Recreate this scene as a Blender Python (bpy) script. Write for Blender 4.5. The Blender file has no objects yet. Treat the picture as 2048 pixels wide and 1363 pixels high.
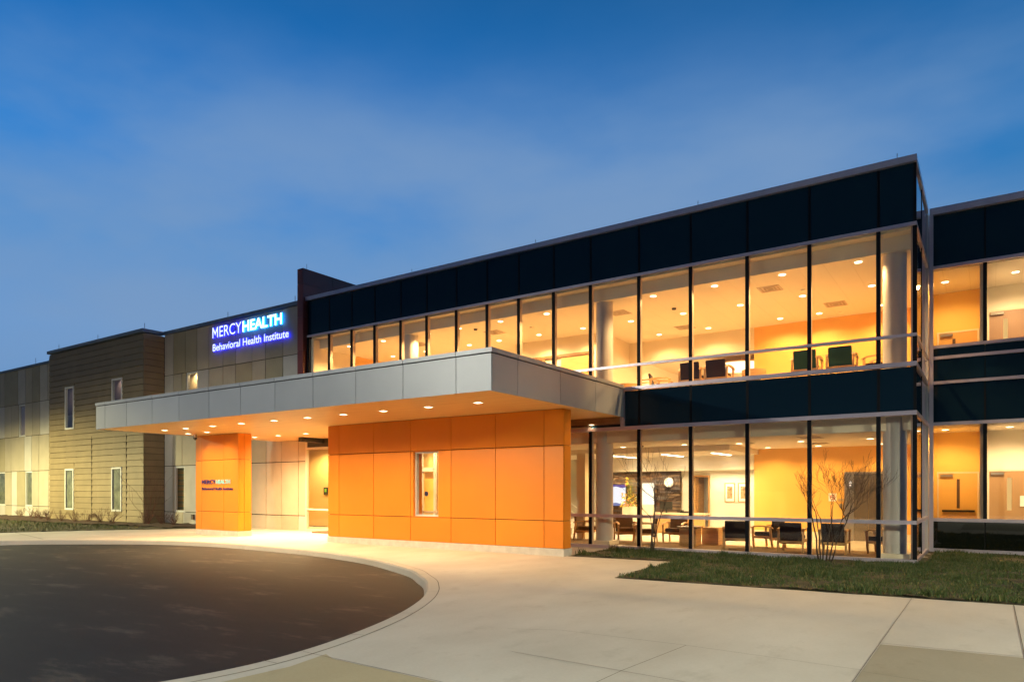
import bpy, bmesh, math, random
from mathutils import Vector, Matrix
from mathutils.geometry import tessellate_polygon
random.seed(7)
R = math.radians
H = 1.71                      # eye height: all z values below are relative to the eye, H lifts them

# ------------------------------------------------------------------ camera
SC = bpy.context.scene
COL = SC.collection
cam_d = bpy.data.cameras.new('camera'); cam = bpy.data.objects.new('camera', cam_d); COL.objects.link(cam)
cam.location = (0, 0, H); cam.rotation_euler = (R(90), 0, R(34.242))
cam_d.sensor_width = 36; cam_d.lens = 1400 / 2048 * 36
cam_d.shift_y = (979.7 - 681.5) / 2048
cam_d.clip_end = 3000; cam_d.clip_start = .05
SC.camera = cam
SC.view_settings.view_transform = 'Standard'; SC.view_settings.look = 'None'
SC.view_settings.exposure = 0; SC.view_settings.gamma = 1
SC.cycles.use_denoising = True
SC.cycles.max_bounces = 10; SC.cycles.diffuse_bounces = 5; SC.cycles.glossy_bounces = 5
SC.cycles.transparent_max_bounces = 24; SC.cycles.sample_clamp_indirect = 6
SC.cycles.caustics_reflective = False; SC.cycles.caustics_refractive = False

# ------------------------------------------------------------------ sky at dusk
W = bpy.data.worlds.new('World'); SC.world = W; W.use_nodes = True
V1 = (-.38, .86, .34); V2 = (-.74, .63, .20)
def sky():
    nt = W.node_tree; N = nt.nodes; L = nt.links; N.clear()
    out = N.new('ShaderNodeOutputWorld'); bg = N.new('ShaderNodeBackground'); bg.inputs[1].default_value = 1.0
    tc = N.new('ShaderNodeTexCoord')
    sep = N.new('ShaderNodeSeparateXYZ'); L.new(tc.outputs['Generated'], sep.inputs[0])
    def math_(op, a, b=None, clamp=False):
        n = N.new('ShaderNodeMath'); n.operation = op; n.use_clamp = clamp
        for i, v in enumerate((a, b)):
            if v is None: continue
            if isinstance(v, (int, float)): n.inputs[i].default_value = v
            else: L.new(v, n.inputs[i])
        return n.outputs[0]
    def mix(f, a, b, mode='MIX'):
        n = N.new('ShaderNodeMix'); n.data_type = 'RGBA'; n.blend_type = mode
        for i, v in ((0, f), (6, a), (7, b)):
            if isinstance(v, (int, float)): n.inputs[i].default_value = v
            elif isinstance(v, tuple): n.inputs[i].default_value = (*v, 1)
            else: L.new(v, n.inputs[i])
        return n.outputs[2]
    ramp = N.new('ShaderNodeValToRGB'); L.new(sep.outputs[2], ramp.inputs[0])
    cr = ramp.color_ramp
    cr.elements[0].position = 0.0; cr.elements[0].color = (.115, .215, .42, 1)
    cr.elements[1].position = 1.0; cr.elements[1].color = (.012, .06, .19, 1)
    for p, c in ((0, (.12, .255, .47)), (.10, (.14, .29, .54)), (.20, (.145, .32, .625)), (.30, (.06, .265, .63)), (.40, (.012, .21, .63)), (.50, (.008, .155, .49)), (.62, (.008, .10, .31))):
        e = cr.elements.new(p) if p > 0 else cr.elements[0]; e.color = (*c, 1)
    # darker and greyer towards the east (to the right), deep blue to the left
    side = math_('MULTIPLY_ADD', sep.outputs[0], 1.0)   # x: -1 left .. +1 right
    side_n = N.new('ShaderNodeMapRange'); L.new(sep.outputs[0], side_n.inputs[0])
    side_n.inputs[1].default_value = -.75; side_n.inputs[2].default_value = .25; side_n.clamp = True
    c1 = mix(side_n.outputs[0], ramp.outputs[0], mix(1.0, ramp.outputs[0], (1.0, .80, .72), 'MULTIPLY'))
    # thin smeared cloud
    mp = N.new('ShaderNodeMapping'); L.new(tc.outputs['Generated'], mp.inputs[0])
    mp.inputs['Rotation'].default_value = (R(10), R(25), R(-20)); mp.inputs['Scale'].default_value = (1.2, 1.6, 3.2)
    mp.inputs['Location'].default_value = (.35, .1, .25)
    nz = N.new('ShaderNodeTexNoise'); L.new(mp.outputs[0], nz.inputs[0]); nz.inputs['Scale'].default_value = 1.9
    nz.inputs['Detail'].default_value = 5; nz.inputs['Roughness'].default_value = .5
    cl = N.new('ShaderNodeMapRange'); L.new(nz.outputs[0], cl.inputs[0]); cl.interpolation_type = 'SMOOTHSTEP'
    cl.inputs[1].default_value = .42; cl.inputs[2].default_value = .72
    # two broad veils of thin cloud, frayed by noise
    def veil(d, lo, hi):
        n = N.new('ShaderNodeVectorMath'); n.operation = 'DOT_PRODUCT'; L.new(tc.outputs['Generated'], n.inputs[0]); n.inputs[1].default_value = d
        a = math_('MULTIPLY_ADD', nz.outputs[0], .40); a.node.inputs[2].default_value = -.19
        v = math_('ADD', n.outputs['Value'], a)
        m = N.new('ShaderNodeMapRange'); m.interpolation_type = 'SMOOTHSTEP'; L.new(v, m.inputs[0]); m.inputs[1].default_value = lo; m.inputs[2].default_value = hi
        return m.outputs[0]
    va = veil(V1, .82, 1.04); vb = veil(V2, .85, 1.04)
    cf = math_('MAXIMUM', va, math_('MULTIPLY', vb, .9))
    top = N.new('ShaderNodeMapRange'); top.interpolation_type = 'SMOOTHSTEP'; L.new(sep.outputs[2], top.inputs[0])
    top.inputs[1].default_value = .56; top.inputs[2].default_value = .40; top.inputs[3].default_value = .10; top.inputs[4].default_value = .9
    cf = math_('MULTIPLY', cf, top.outputs[0])
    c2 = mix(cf, c1, (.195, .325, .545))
    # below the horizon: dark land
    hz = N.new('ShaderNodeMapRange'); L.new(sep.outputs[2], hz.inputs[0]); hz.inputs[1].default_value = -.01; hz.inputs[2].default_value = .01
    # the sky behind the photographer is already darker than the sky over the building
    bk_ = N.new('ShaderNodeMapRange'); bk_.interpolation_type = 'SMOOTHSTEP'; L.new(sep.outputs[1], bk_.inputs[0])
    bk_.inputs[1].default_value = .25; bk_.inputs[2].default_value = -.35; bk_.inputs[3].default_value = 0; bk_.inputs[4].default_value = .85
    c2 = mix(bk_.outputs[0], c2, (.012, .045, .11))
    c3 = mix(hz.outputs[0], (.01, .012, .012), c2)
    # the last of the daylight: Nishita sky with the sun under the horizon behind the camera
    ns = N.new('ShaderNodeTexSky'); ns.sky_type = 'NISHITA'; ns.sun_disc = False
    ns.sun_elevation = R(-4); ns.sun_rotation = R(200)
    c4 = mix(.03, c3, ns.outputs[0], 'ADD')
    L.new(c4, bg.inputs[0]); L.new(bg.outputs[0], out.inputs[0])
sky()

# ------------------------------------------------------------------ materials
def newmat(name):
    m = bpy.data.materials.new(name); m.use_nodes = True
    return m, m.node_tree.nodes, m.node_tree.links, m.node_tree.nodes['Principled BSDF']
def mat(name, col, rough=.6, metal=0, noise=None, bump=0, scale=6, emit=None, estr=0, spec=.5, stretch=None, amount=.15, coat=0):
    m, N, L, b = newmat(name)
    b.inputs['Base Color'].default_value = (*col, 1); b.inputs['Roughness'].default_value = rough
    b.inputs['Metallic'].default_value = metal; b.inputs['Specular IOR Level'].default_value = spec
    b.inputs['Coat Weight'].default_value = coat; b.inputs['Coat Roughness'].default_value = .15
    if emit: b.inputs['Emission Color'].default_value = (*emit, 1); b.inputs['Emission Strength'].default_value = estr
    if noise:
        tc = N.new('ShaderNodeTexCoord'); mp = N.new('ShaderNodeMapping'); L.new(tc.outputs['Object'], mp.inputs[0])
        if stretch: mp.inputs['Scale'].default_value = stretch
        n = N.new('ShaderNodeTexNoise'); n.inputs['Scale'].default_value = scale; n.inputs['Detail'].default_value = 6
        L.new(mp.outputs[0], n.inputs[0])
        mx = N.new('ShaderNodeMix'); mx.data_type = 'RGBA'
        mx.inputs[6].default_value = (*[c * (1 - amount) for c in col], 1); mx.inputs[7].default_value = (*[min(1, c * (1 + amount)) for c in col], 1)
        mr = N.new('ShaderNodeMapRange'); mr.inputs[1].default_value = .3; mr.inputs[2].default_value = .7
        L.new(n.outputs[0], mr.inputs[0]); L.new(mr.outputs[0], mx.inputs[0]); L.new(mx.outputs[2], b.inputs['Base Color'])
        if bump:
            bp = N.new('ShaderNodeBump'); bp.inputs['Strength'].default_value = bump; bp.inputs['Distance'].default_value = .02
            L.new(n.outputs[0], bp.inputs['Height']); L.new(bp.outputs[0], b.inputs['Normal'])
    return m
def emis(name, col, s):
    m = bpy.data.materials.new(name); m.use_nodes = True; N = m.node_tree.nodes; N.clear()
    e = N.new('ShaderNodeEmission'); e.inputs[0].default_value = (*col, 1); e.inputs[1].default_value = s
    o = N.new('ShaderNodeOutputMaterial'); m.node_tree.links.new(e.outputs[0], o.inputs[0]); return m
def glass(name, tint=(.93, .94, .92), f0=.03, rough=.0, body=0, bodycol=(.01, .01, .01), warp=0):
    m = bpy.data.materials.new(name); m.use_nodes = True; N = m.node_tree.nodes; L = m.node_tree.links; N.clear()
    out = N.new('ShaderNodeOutputMaterial'); geo = N.new('ShaderNodeNewGeometry')
    dot = N.new('ShaderNodeVectorMath'); dot.operation = 'DOT_PRODUCT'
    L.new(geo.outputs['Normal'], dot.inputs[0]); L.new(geo.outputs['Incoming'], dot.inputs[1])
    def M(op, a, b):
        n = N.new('ShaderNodeMath'); n.operation = op
        for i, v in enumerate((a, b)):
            if v is None: continue
            if isinstance(v, (int, float)): n.inputs[i].default_value = v
            else: L.new(v, n.inputs[i])
        return n.outputs[0]
    ab = M('ABSOLUTE', dot.outputs['Value'], None); inv = M('SUBTRACT', 1, ab); p5 = M('POWER', inv, 5)
    f = M('ADD', M('MULTIPLY', p5, 1 - f0), f0)
    gl = N.new('ShaderNodeBsdfGlossy'); gl.inputs['Roughness'].default_value = rough
    gl.inputs[0].default_value = (.95, .97, 1, 1)
    if body:
        tr = N.new('ShaderNodeBsdfDiffuse'); tr.inputs[0].default_value = (*bodycol, 1)
    else:
        tr = N.new('ShaderNodeBsdfTransparent'); tr.inputs[0].default_value = (*tint, 1)
    if warp:
        tc = N.new('ShaderNodeTexCoord'); nz = N.new('ShaderNodeTexNoise'); nz.inputs['Scale'].default_value = .9; nz.inputs['Detail'].default_value = 1
        L.new(tc.outputs['Object'], nz.inputs[0])
        bp = N.new('ShaderNodeBump'); bp.inputs['Strength'].default_value = warp; bp.inputs['Distance'].default_value = .01
        L.new(nz.outputs[0], bp.inputs['Height']); L.new(bp.outputs[0], gl.inputs['Normal'])
    mx = N.new('ShaderNodeMixShader'); L.new(f, mx.inputs[0]); L.new(tr.outputs[0], mx.inputs[1]); L.new(gl.outputs[0], mx.inputs[2])
    L.new(mx.outputs[0], out.inputs[0]); return m

def ribbed(name, col, rough=.55, period=.1, depth=.25, axis=0, amount=.08):
    """painted panel with fine ribs plus soft weathering"""
    m = mat(name, col, rough, noise=True, scale=1.2, amount=amount)
    N = m.node_tree.nodes; L = m.node_tree.links; b = N['Principled BSDF']
    tc = N.new('ShaderNodeTexCoord'); wv = N.new('ShaderNodeTexWave'); wv.wave_type = 'BANDS'; wv.bands_direction = 'XYZ'[axis]
    wv.inputs['Scale'].default_value = .314 / period; L.new(tc.outputs['Object'], wv.inputs[0])
    bp = N.new('ShaderNodeBump'); bp.inputs['Strength'].default_value = depth; bp.inputs['Distance'].default_value = .01
    L.new(wv.outputs['Color'], bp.inputs['Height']); L.new(bp.outputs[0], b.inputs['Normal'])
    return m

M = {}
M['alu'] = mat('lilac_aluminium', (.50, .44, .52), .35, .55, noise=True, scale=2, amount=.05)
M['alu_grey'] = mat('grey_aluminium', (.42, .42, .45), .35, .6, noise=True, scale=2, amount=.05)
M['coping'] = mat('slate_coping', (.16, .19, .24), .45, .4, noise=True, scale=3, amount=.1)
M['mull'] = mat('black_mullion', (.004, .004, .007), .5, spec=.15)
M['mull_in'] = mat('mullion_inside', (.55, .42, .34), .5)
M['spandrel'] = glass('dark_spandrel_glass', f0=.022, body=1, bodycol=(.005, .017, .031), rough=.03)  # teal body colour stands in for the reflection of the darkened rear sky
M['spandrel_low'] = glass('dark_low_glass', f0=.05, body=1, bodycol=(.004, .006, .005), rough=.02)
M['glass'] = glass('clear_glass', tint=(.97, .965, .95), f0=.028)
M['joint'] = mat('joint_shadow_black', (.012, .010, .010), .8)
M['fascia'] = mat('silver_composite_panel', (.34, .365, .42), .40, .18, noise=True, scale=.8, amount=.04)
M['white_frame'] = mat('white_window_frame', (.58, .59, .58), .4)
M['plinth'] = mat('cast_concrete_plinth', (.52, .49, .44), .8, noise=True, scale=5, amount=.12, bump=.1)
M['orange'] = mat('orange_panel', (.68, .215, .014), .40, noise=True, scale=.7, amount=.06, coat=.04, spec=.35)
M['maroon'] = mat('maroon_panel', (.17, .040, .034), .4, noise=True, scale=.8, amount=.08)
M['wall_in'] = mat('painted_wall', (.74, .66, .52), .7)
def tile_mat():
    m, N, L, b = newmat('ceiling_tile'); tc = N.new('ShaderNodeTexCoord'); br = N.new('ShaderNodeTexBrick'); L.new(tc.outputs['Object'], br.inputs[0])
    br.offset = 0; br.inputs['Color1'].default_value = (.80, .74, .64, 1); br.inputs['Color2'].default_value = (.78, .72, .62, 1); br.inputs['Mortar'].default_value = (.70, .64, .54, 1)
    br.inputs['Scale'].default_value = 1; br.inputs['Mortar Size'].default_value = .008; br.inputs['Brick Width'].default_value = .61; br.inputs['Row Height'].default_value = 1.22
    L.new(br.outputs[0], b.inputs['Base Color']); b.inputs['Roughness'].default_value = .85; return m
M['ceil_in'] = tile_mat()
M['accent'] = mat('orange_accent_wall', (.80, .46, .12), .55)
M['cream'] = mat('cream_wall', (.82, .78, .66), .6)
M['carpet'] = mat('brown_carpet', (.16, .10, .06), .95, noise=True, scale=60, amount=.3)
M['tile'] = mat('pale_floor_tile', (.70, .66, .58), .25, noise=True, scale=3, amount=.05)
M['colpaint'] = mat('grey_column_paint', (.50, .47, .46), .5)
M['wood'] = mat('maple_wood', (.52, .29, .11), .4, noise=True, scale=3, stretch=(1, 1, 12), amount=.2)
M['wood_dark'] = mat('walnut_top', (.20, .11, .05), .4, noise=True, scale=4, amount=.2)
M['uphol'] = mat('dark_brown_upholstery', (.026, .013, .010), .7, spec=.2)
M['uphol2'] = mat('brown_upholstery', (.085, .042, .020), .7, spec=.2)
M['uphol_flare'] = mat('flare_green_upholstery', (.016, .050, .018), .7, spec=.2)  # green lens flare painted into the chair cloth
M['beigeA'] = ribbed('beige_panel', (.40, .355, .27), depth=.12, axis=0, period=.14)
M['beigeB'] = ribbed('tan_panel', (.34, .30, .20), depth=.12, axis=0, period=.14)
M['beigeC'] = ribbed('pale_grey_panel', (.47, .45, .41), depth=.12, axis=0, period=.14)
M['brown'] = ribbed('brown_lap_siding', (.205, .158, .084), depth=.08, axis=2, period=.07, amount=.12)
M['dark_in'] = mat('dim_room', (.30, .29, .24), .8)
M['steel'] = mat('brushed_steel', (.45, .43, .40), .3, .9)
M['plastic_black'] = mat('black_plastic', (.02, .02, .02), .4)
M['bark'] = mat('grey_brown_bark', (.06, .040, .028), .9, noise=True, scale=20, amount=.3)
M['twig'] = mat('reddish_twigs', (.13, .065, .045), .9)
M['paper'] = mat('white_paper', (.85, .85, .82), .6)
M['navy'] = mat('navy_letters', (.025, .012, .16), .4)
M['cyan'] = mat('light_blue_letters', (.25, .62, .72), .4)
M['lens'] = emis('lamp_lens_warm', (1, .80, .50), 9)
M['lens2'] = emis('lamp_lens_white', (1, .90, .70), 14)

def soffit_mat():
    m, N, L, b = newmat('plank_soffit')
    tc = N.new('ShaderNodeTexCoord'); mp = N.new('ShaderNodeMapping'); L.new(tc.outputs['Object'], mp.inputs[0])
    mp.inputs['Scale'].default_value = (.35, 7.0, 1)
    n = N.new('ShaderNodeTexNoise'); n.inputs['Scale'].default_value = 1.6; n.inputs['Detail'].default_value = 5; L.new(mp.outputs[0], n.inputs[0])
    r = N.new('ShaderNodeValToRGB'); r.color_ramp.elements[0].color = (.74, .48, .17, 1); r.color_ramp.elements[1].color = (.90, .64, .28, 1)
    r.color_ramp.elements[0].position = .3; r.color_ramp.elements[1].position = .7
    L.new(n.outputs[0], r.inputs[0]); L.new(r.outputs[0], b.inputs['Base Color']); b.inputs['Roughness'].default_value = .38
    wv = N.new('ShaderNodeTexWave'); wv.bands_direction = 'Y'; wv.inputs['Scale'].default_value = .314 / .15 ; wv.wave_profile = 'SAW'
    L.new(tc.outputs['Object'], wv.inputs[0])
    bp = N.new('ShaderNodeBump'); bp.inputs['Strength'].default_value = .35; bp.inputs['Distance'].default_value = .01
    L.new(wv.outputs['Color'], bp.inputs['Height']); L.new(bp.outputs[0], b.inputs['Normal'])
    return m
M['soffit'] = soffit_mat()

def concrete_mat(name, a, b_, stain):
    m, N, L, b = newmat(name)
    tc = N.new('ShaderNodeTexCoord')
    n1 = N.new('ShaderNodeTexNoise'); n1.inputs['Scale'].default_value = .55; n1.inputs['Detail'].default_value = 7; n1.inputs['Roughness'].default_value = .6
    mp = N.new('ShaderNodeMapping'); mp.inputs['Scale'].default_value = (1, .55, 1); mp.inputs['Rotation'].default_value = (0, 0, R(30))
    L.new(tc.outputs['Object'], mp.inputs[0]); L.new(mp.outputs[0], n1.inputs[0])
    n2 = N.new('ShaderNodeTexNoise'); n2.inputs['Scale'].default_value = 28; n2.inputs['Detail'].default_value = 6; L.new(tc.outputs['Object'], n2.inputs[0])
    n3 = N.new('ShaderNodeTexNoise'); n3.inputs['Scale'].default_value = 2.3; n3.inputs['Detail'].default_value = 8; n3.inputs['Roughness'].default_value = .7
    L.new(mp.outputs[0], n3.inputs[0])
    r1 = N.new('ShaderNodeMapRange'); r1.inputs[1].default_value = .32; r1.inputs[2].default_value = .68; L.new(n1.outputs[0], r1.inputs[0])
    mx = N.new('ShaderNodeMix'); mx.data_type = 'RGBA'; mx.inputs[6].default_value = (*a, 1); mx.inputs[7].default_value = (*b_, 1); L.new(r1.outputs[0], mx.inputs[0])
    r3 = N.new('ShaderNodeMapRange'); r3.inputs[1].default_value = .56; r3.inputs[2].default_value = .74; r3.inputs[4].default_value = .55; L.new(n3.outputs[0], r3.inputs[0])
    mx2 = N.new('ShaderNodeMix'); mx2.data_type = 'RGBA'; L.new(r3.outputs[0], mx2.inputs[0]); L.new(mx.outputs[2], mx2.inputs[6]); mx2.inputs[7].default_value = (*stain, 1)
    mm = N.new('ShaderNodeMix'); mm.data_type = 'RGBA'; mm.blend_type = 'MULTIPLY'; mm.inputs[0].default_value = .5
    r2 = N.new('ShaderNodeMapRange'); r2.inputs[3].default_value = .82; r2.inputs[4].default_value = 1.1; L.new(n2.outputs[0], r2.inputs[0])
    L.new(mx2.outputs[2], mm.inputs[6]); L.new(r2.outputs[0], mm.inputs[7]); L.new(mm.outputs[2], b.inputs['Base Color'])
    b.inputs['Roughness'].default_value = .75; b.inputs['Specular IOR Level'].default_value = .3
    bp = N.new('ShaderNodeBump'); bp.inputs['Strength'].default_value = .15; bp.inputs['Distance'].default_value = .004
    L.new(n2.outputs[0], bp.inputs['Height']); L.new(bp.outputs[0], b.inputs['Normal'])
    return m
M['concrete'] = concrete_mat('broom_finished_concrete', (.43, .40, .355), (.55, .52, .47), (.35, .32, .275))
M['concrete2'] = concrete_mat('darker_concrete_slab', (.27, .24, .18), (.33, .295, .23), (.21, .18, .13))
M['concrete3'] = concrete_mat('yellowed_concrete_slab', (.36, .31, .20), (.43, .375, .25), (.30, .25, .15))
M['kerb'] = concrete_mat('kerb_concrete', (.43, .40, .35), (.51, .48, .43), (.33, .30, .25))

def asphalt_mat():
    m, N, L, b = newmat('worn_asphalt')
    tc = N.new('ShaderNodeTexCoord'); mp = N.new('ShaderNodeMapping'); L.new(tc.outputs['Object'], mp.inputs[0])
    mp.inputs['Rotation'].default_value = (0, 0, R(-34)); mp.inputs['Scale'].default_value = (.5, 1.5, 1)
    n = N.new('ShaderNodeTexNoise'); n.inputs['Scale'].default_value = 1.1; n.inputs['Detail'].default_value = 12; n.inputs['Roughness'].default_value = .72; L.new(mp.outputs[0], n.inputs[0])
    f = N.new('ShaderNodeTexNoise'); f.inputs['Scale'].default_value = 70; f.inputs['Detail'].default_value = 4; L.new(tc.outputs['Object'], f.inputs[0])
    r = N.new('ShaderNodeValToRGB'); e = r.color_ramp.elements
    e[0].position = .35; e[0].color = (.007, .0065, .0065, 1); e[1].position = .70; e[1].color = (.085, .070, .055, 1)
    x = r.color_ramp.elements.new(.55); x.color = (.012, .011, .0105, 1)
    L.new(n.outputs[0], r.inputs[0])
    mm = N.new('ShaderNodeMix'); mm.data_type = 'RGBA'; mm.blend_type = 'MULTIPLY'; mm.inputs[0].default_value = .8
    r2 = N.new('ShaderNodeMapRange'); r2.inputs[1].default_value = .3; r2.inputs[2].default_value = .7; r2.inputs[3].default_value = .55; r2.inputs[4].default_value = 1.5; L.new(f.outputs[0], r2.inputs[0])
    L.new(r.outputs[0], mm.inputs[6]); L.new(r2.outputs[0], mm.inputs[7]); L.new(mm.outputs[2], b.inputs['Base Color'])
    b.inputs['Roughness'].default_value = .7; b.inputs['Specular IOR Level'].default_value = .3
    bp = N.new('ShaderNodeBump'); bp.inputs['Strength'].default_value = .5; bp.inputs['Distance'].default_value = .01
    L.new(f.outputs[0], bp.inputs['Height']); L.new(bp.outputs[0], b.inputs['Normal'])
    return m
M['asphalt'] = asphalt_mat()
M['soil'] = mat('lawn_soil', (.045, .038, .016), .95, noise=True, scale=3, amount=.5, bump=.6)
M['mulch'] = mat('bark_mulch', (.055, .030, .018), .95, noise=True, scale=14, amount=.5, bump=.8)
def grass_mat():
    m, N, L, b = newmat('grass_blades')
    g = N.new('ShaderNodeNewGeometry'); r = N.new('ShaderNodeValToRGB'); e = r.color_ramp.elements
    e[0].color = (.024, .048, .007, 1); e[1].color = (.19, .14, .045, 1); x = e.new(.75); x.color = (.048, .080, .013, 1)
    L.new(g.outputs['Random Per Island'], r.inputs[0]); L.new(r.outputs[0], b.inputs['Base Color']); b.inputs['Roughness'].default_value = .6
    return m
M['grass'] = grass_mat()

def island_tone(m, amt):
    N = m.node_tree.nodes; L = m.node_tree.links; b = N['Principled BSDF']; src = b.inputs['Base Color'].links[0].from_socket
    g = N.new('ShaderNodeNewGeometry'); r = N.new('ShaderNodeMapRange'); r.inputs[3].default_value = 1 - amt; r.inputs[4].default_value = 1 + amt
    L.new(g.outputs['Random Per Island'], r.inputs[0]); v = N.new('ShaderNodeVectorMath'); v.operation = 'SCALE'; L.new(src, v.inputs[0]); L.new(r.outputs[0], v.inputs['Scale'])
    L.new(v.outputs[0], b.inputs['Base Color'])
for k in ('orange', 'beigeA', 'beigeB', 'beigeC', 'fascia', 'brown', 'maroon'): island_tone(M[k], .07)
# ------------------------------------------------------------------ helpers
class MB:
    """collects shapes (z relative to the eye) and links them as one mesh object"""
    def __init__(s): s.v = []; s.f = []; s.m = []
    def box(s, x0, x1, y0, y1, z0, z1, mi=0):
        b = len(s.v)
        s.v += [(x, y, z) for z in (z0, z1) for y in (y0, y1) for x in (x0, x1)]
        s.f += [tuple(b + i for i in q) for q in ((0, 2, 3, 1), (4, 5, 7, 6), (0, 1, 5, 4), (2, 6, 7, 3), (0, 4, 6, 2), (1, 3, 7, 5))]
        s.m += [mi] * 6; return s
    def quad(s, a, b, c, d, mi=0):
        n = len(s.v); s.v += [a, b, c, d]; s.f.append((n, n + 1, n + 2, n + 3)); s.m.append(mi); return s
    def tube(s, pts, rad, n=6, mi=0, caps=True):
        pts = [Vector(p) for p in pts]; rad = rad if isinstance(rad, (list, tuple)) else [rad] * len(pts)
        base = len(s.v); up = Vector((0, 0, 1))
        for i, p in enumerate(pts):
            d = (pts[min(i + 1, len(pts) - 1)] - pts[max(i - 1, 0)]).normalized()
            a = d.cross(up if abs(d.z) < .95 else Vector((1, 0, 0))).normalized(); b = d.cross(a)
            for k in range(n):
                t = 2 * math.pi * k / n; s.v.append(tuple(p + (a * math.cos(t) + b * math.sin(t)) * rad[i]))
        for i in range(len(pts) - 1):
            for k in range(n):
                k2 = (k + 1) % n
                s.f.append((base + i * n + k, base + i * n + k2, base + (i + 1) * n + k2, base + (i + 1) * n + k)); s.m.append(mi)
        if caps:
            s.f.append(tuple(base + k for k in range(n))[::-1]); s.f.append(tuple(base + (len(pts) - 1) * n + k for k in range(n))); s.m += [mi, mi]
        return s
    def cyl(s, x, y, z0, z1, r, n=28, mi=0, r1=None): return s.tube([(x, y, z0), (x, y, z1)], [r, r if r1 is None else r1], n, mi)
    def prism(s, poly, z0, z1, mi=0):
        """closed prism over a polygon in x,y"""
        n = len(poly); b = len(s.v)
        s.v += [(x, y, z0) for x, y in poly] + [(x, y, z1) for x, y in poly]
        tr = tessellate_polygon([[Vector((x, y, 0)) for x, y in poly]])
        for t in tr:
            a, c, d = (Vector((*poly[i], 0)) for i in t)
            if (c - a).cross(d - a).z < 0: t = t[::-1]
            s.f.append(tuple(b + n + i for i in t)); s.m.append(mi); s.f.append(tuple(b + i for i in t[::-1])); s.m.append(mi)
        for i in range(n):
            j = (i + 1) % n; s.f.append((b + i, b + j, b + n + j, b + n + i)); s.m.append(mi)
        return s
    def yz(s, poly, x0, x1, mi=0):
        """prism of a y,z polygon between two x"""
        n = len(poly); b = len(s.v)
        s.v += [(x0, y, z) for y, z in poly] + [(x1, y, z) for y, z in poly]
        s.f += [tuple(b + i for i in range(n))[::-1], tuple(b + n + i for i in range(n))]; s.m += [mi, mi]
        for i in range(n):
            j = (i + 1) % n; s.f.append((b + i, b + j, b + n + j, b + n + i)); s.m.append(mi)
        return s
    def build(s, name, mats, parent=None, smooth=False, bevel=0, origin=None):
        me = bpy.data.meshes.new(name)
        if parent is not None: o0 = Vector(parent.get('_abs', parent.location))
        elif origin is not None: o0 = Vector(origin)
        else: o0 = Vector((0, 0, 0))
        off = Vector((0, 0, H)) - o0
        me.from_pydata([tuple(Vector(p) + off) for p in s.v], [], s.f)
        for m_ in (mats if isinstance(mats, (list, tuple)) else [mats]): me.materials.append(m_)
        me.polygons.foreach_set('material_index', s.m)
        if smooth: me.polygons.foreach_set('use_smooth', [True] * len(me.polygons))
        me.update()
        bm = bmesh.new(); bm.from_mesh(me); bmesh.ops.recalc_face_normals(bm, faces=bm.faces)
        if bevel: bmesh.ops.bevel(bm, geom=list(bm.edges), offset=bevel, segments=2, affect='EDGES', clamp_overlap=True)
        bm.to_mesh(me); bm.free()
        o = bpy.data.objects.new(name, me); COL.objects.link(o)
        if parent is not None:
            o.parent = parent; o['_abs'] = list(o0)
        else:
            o.location = o0
        return o
def tag(o, label=None, cat=None, group=None, kind=None):
    if label: o['label'] = label
    if cat: o['category'] = cat
    if group: o['group'] = group
    if kind: o['kind'] = kind
    return o
def thing(name, label, cat, loc, group=None, rz=0, kind=None):
    o = bpy.data.objects.new(name, None); COL.objects.link(o); o.location = (loc[0], loc[1], loc[2] + H); o.rotation_euler = (0, 0, rz)
    o.empty_display_size = .2
    return tag(o, label, cat, group, kind)
def local(name, loc, rz=0): pass
def children(o, pool): return [c for c in pool if c.parent == o]
def copy_tree(o, parent=None):
    c = o.copy(); COL.objects.link(c)
    if parent is not None: c.parent = parent
    for ch in list(o.children): copy_tree(ch, c)
    return c
def lamp(kind, name, loc, energy, col, parent=None, size=.08, spot=150, blend=.5, rot=None):
    d = bpy.data.lights.new(name, kind); d.energy = energy; d.color = col
    if kind in ('SPOT', 'POINT'): d.shadow_soft_size = size
    if kind == 'SPOT': d.spot_size = R(spot); d.spot_blend = blend
    if kind == 'AREA': d.size = size
    o = bpy.data.objects.new(name, d); COL.objects.link(o)
    if parent is not None:
        o.parent = parent; o.location = Vector((loc[0], loc[1], loc[2] + H)) - parent.location
    else: o.location = (loc[0], loc[1], loc[2] + H)
    if rot: o.rotation_euler = rot
    return o
ORD = ['first', 'second', 'third', 'fourth', 'fifth', 'sixth', 'seventh', 'eighth', 'ninth', 'tenth', 'eleventh', 'twelfth', 'thirteenth', 'fourteenth', 'fifteenth', 'sixteenth']

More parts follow.
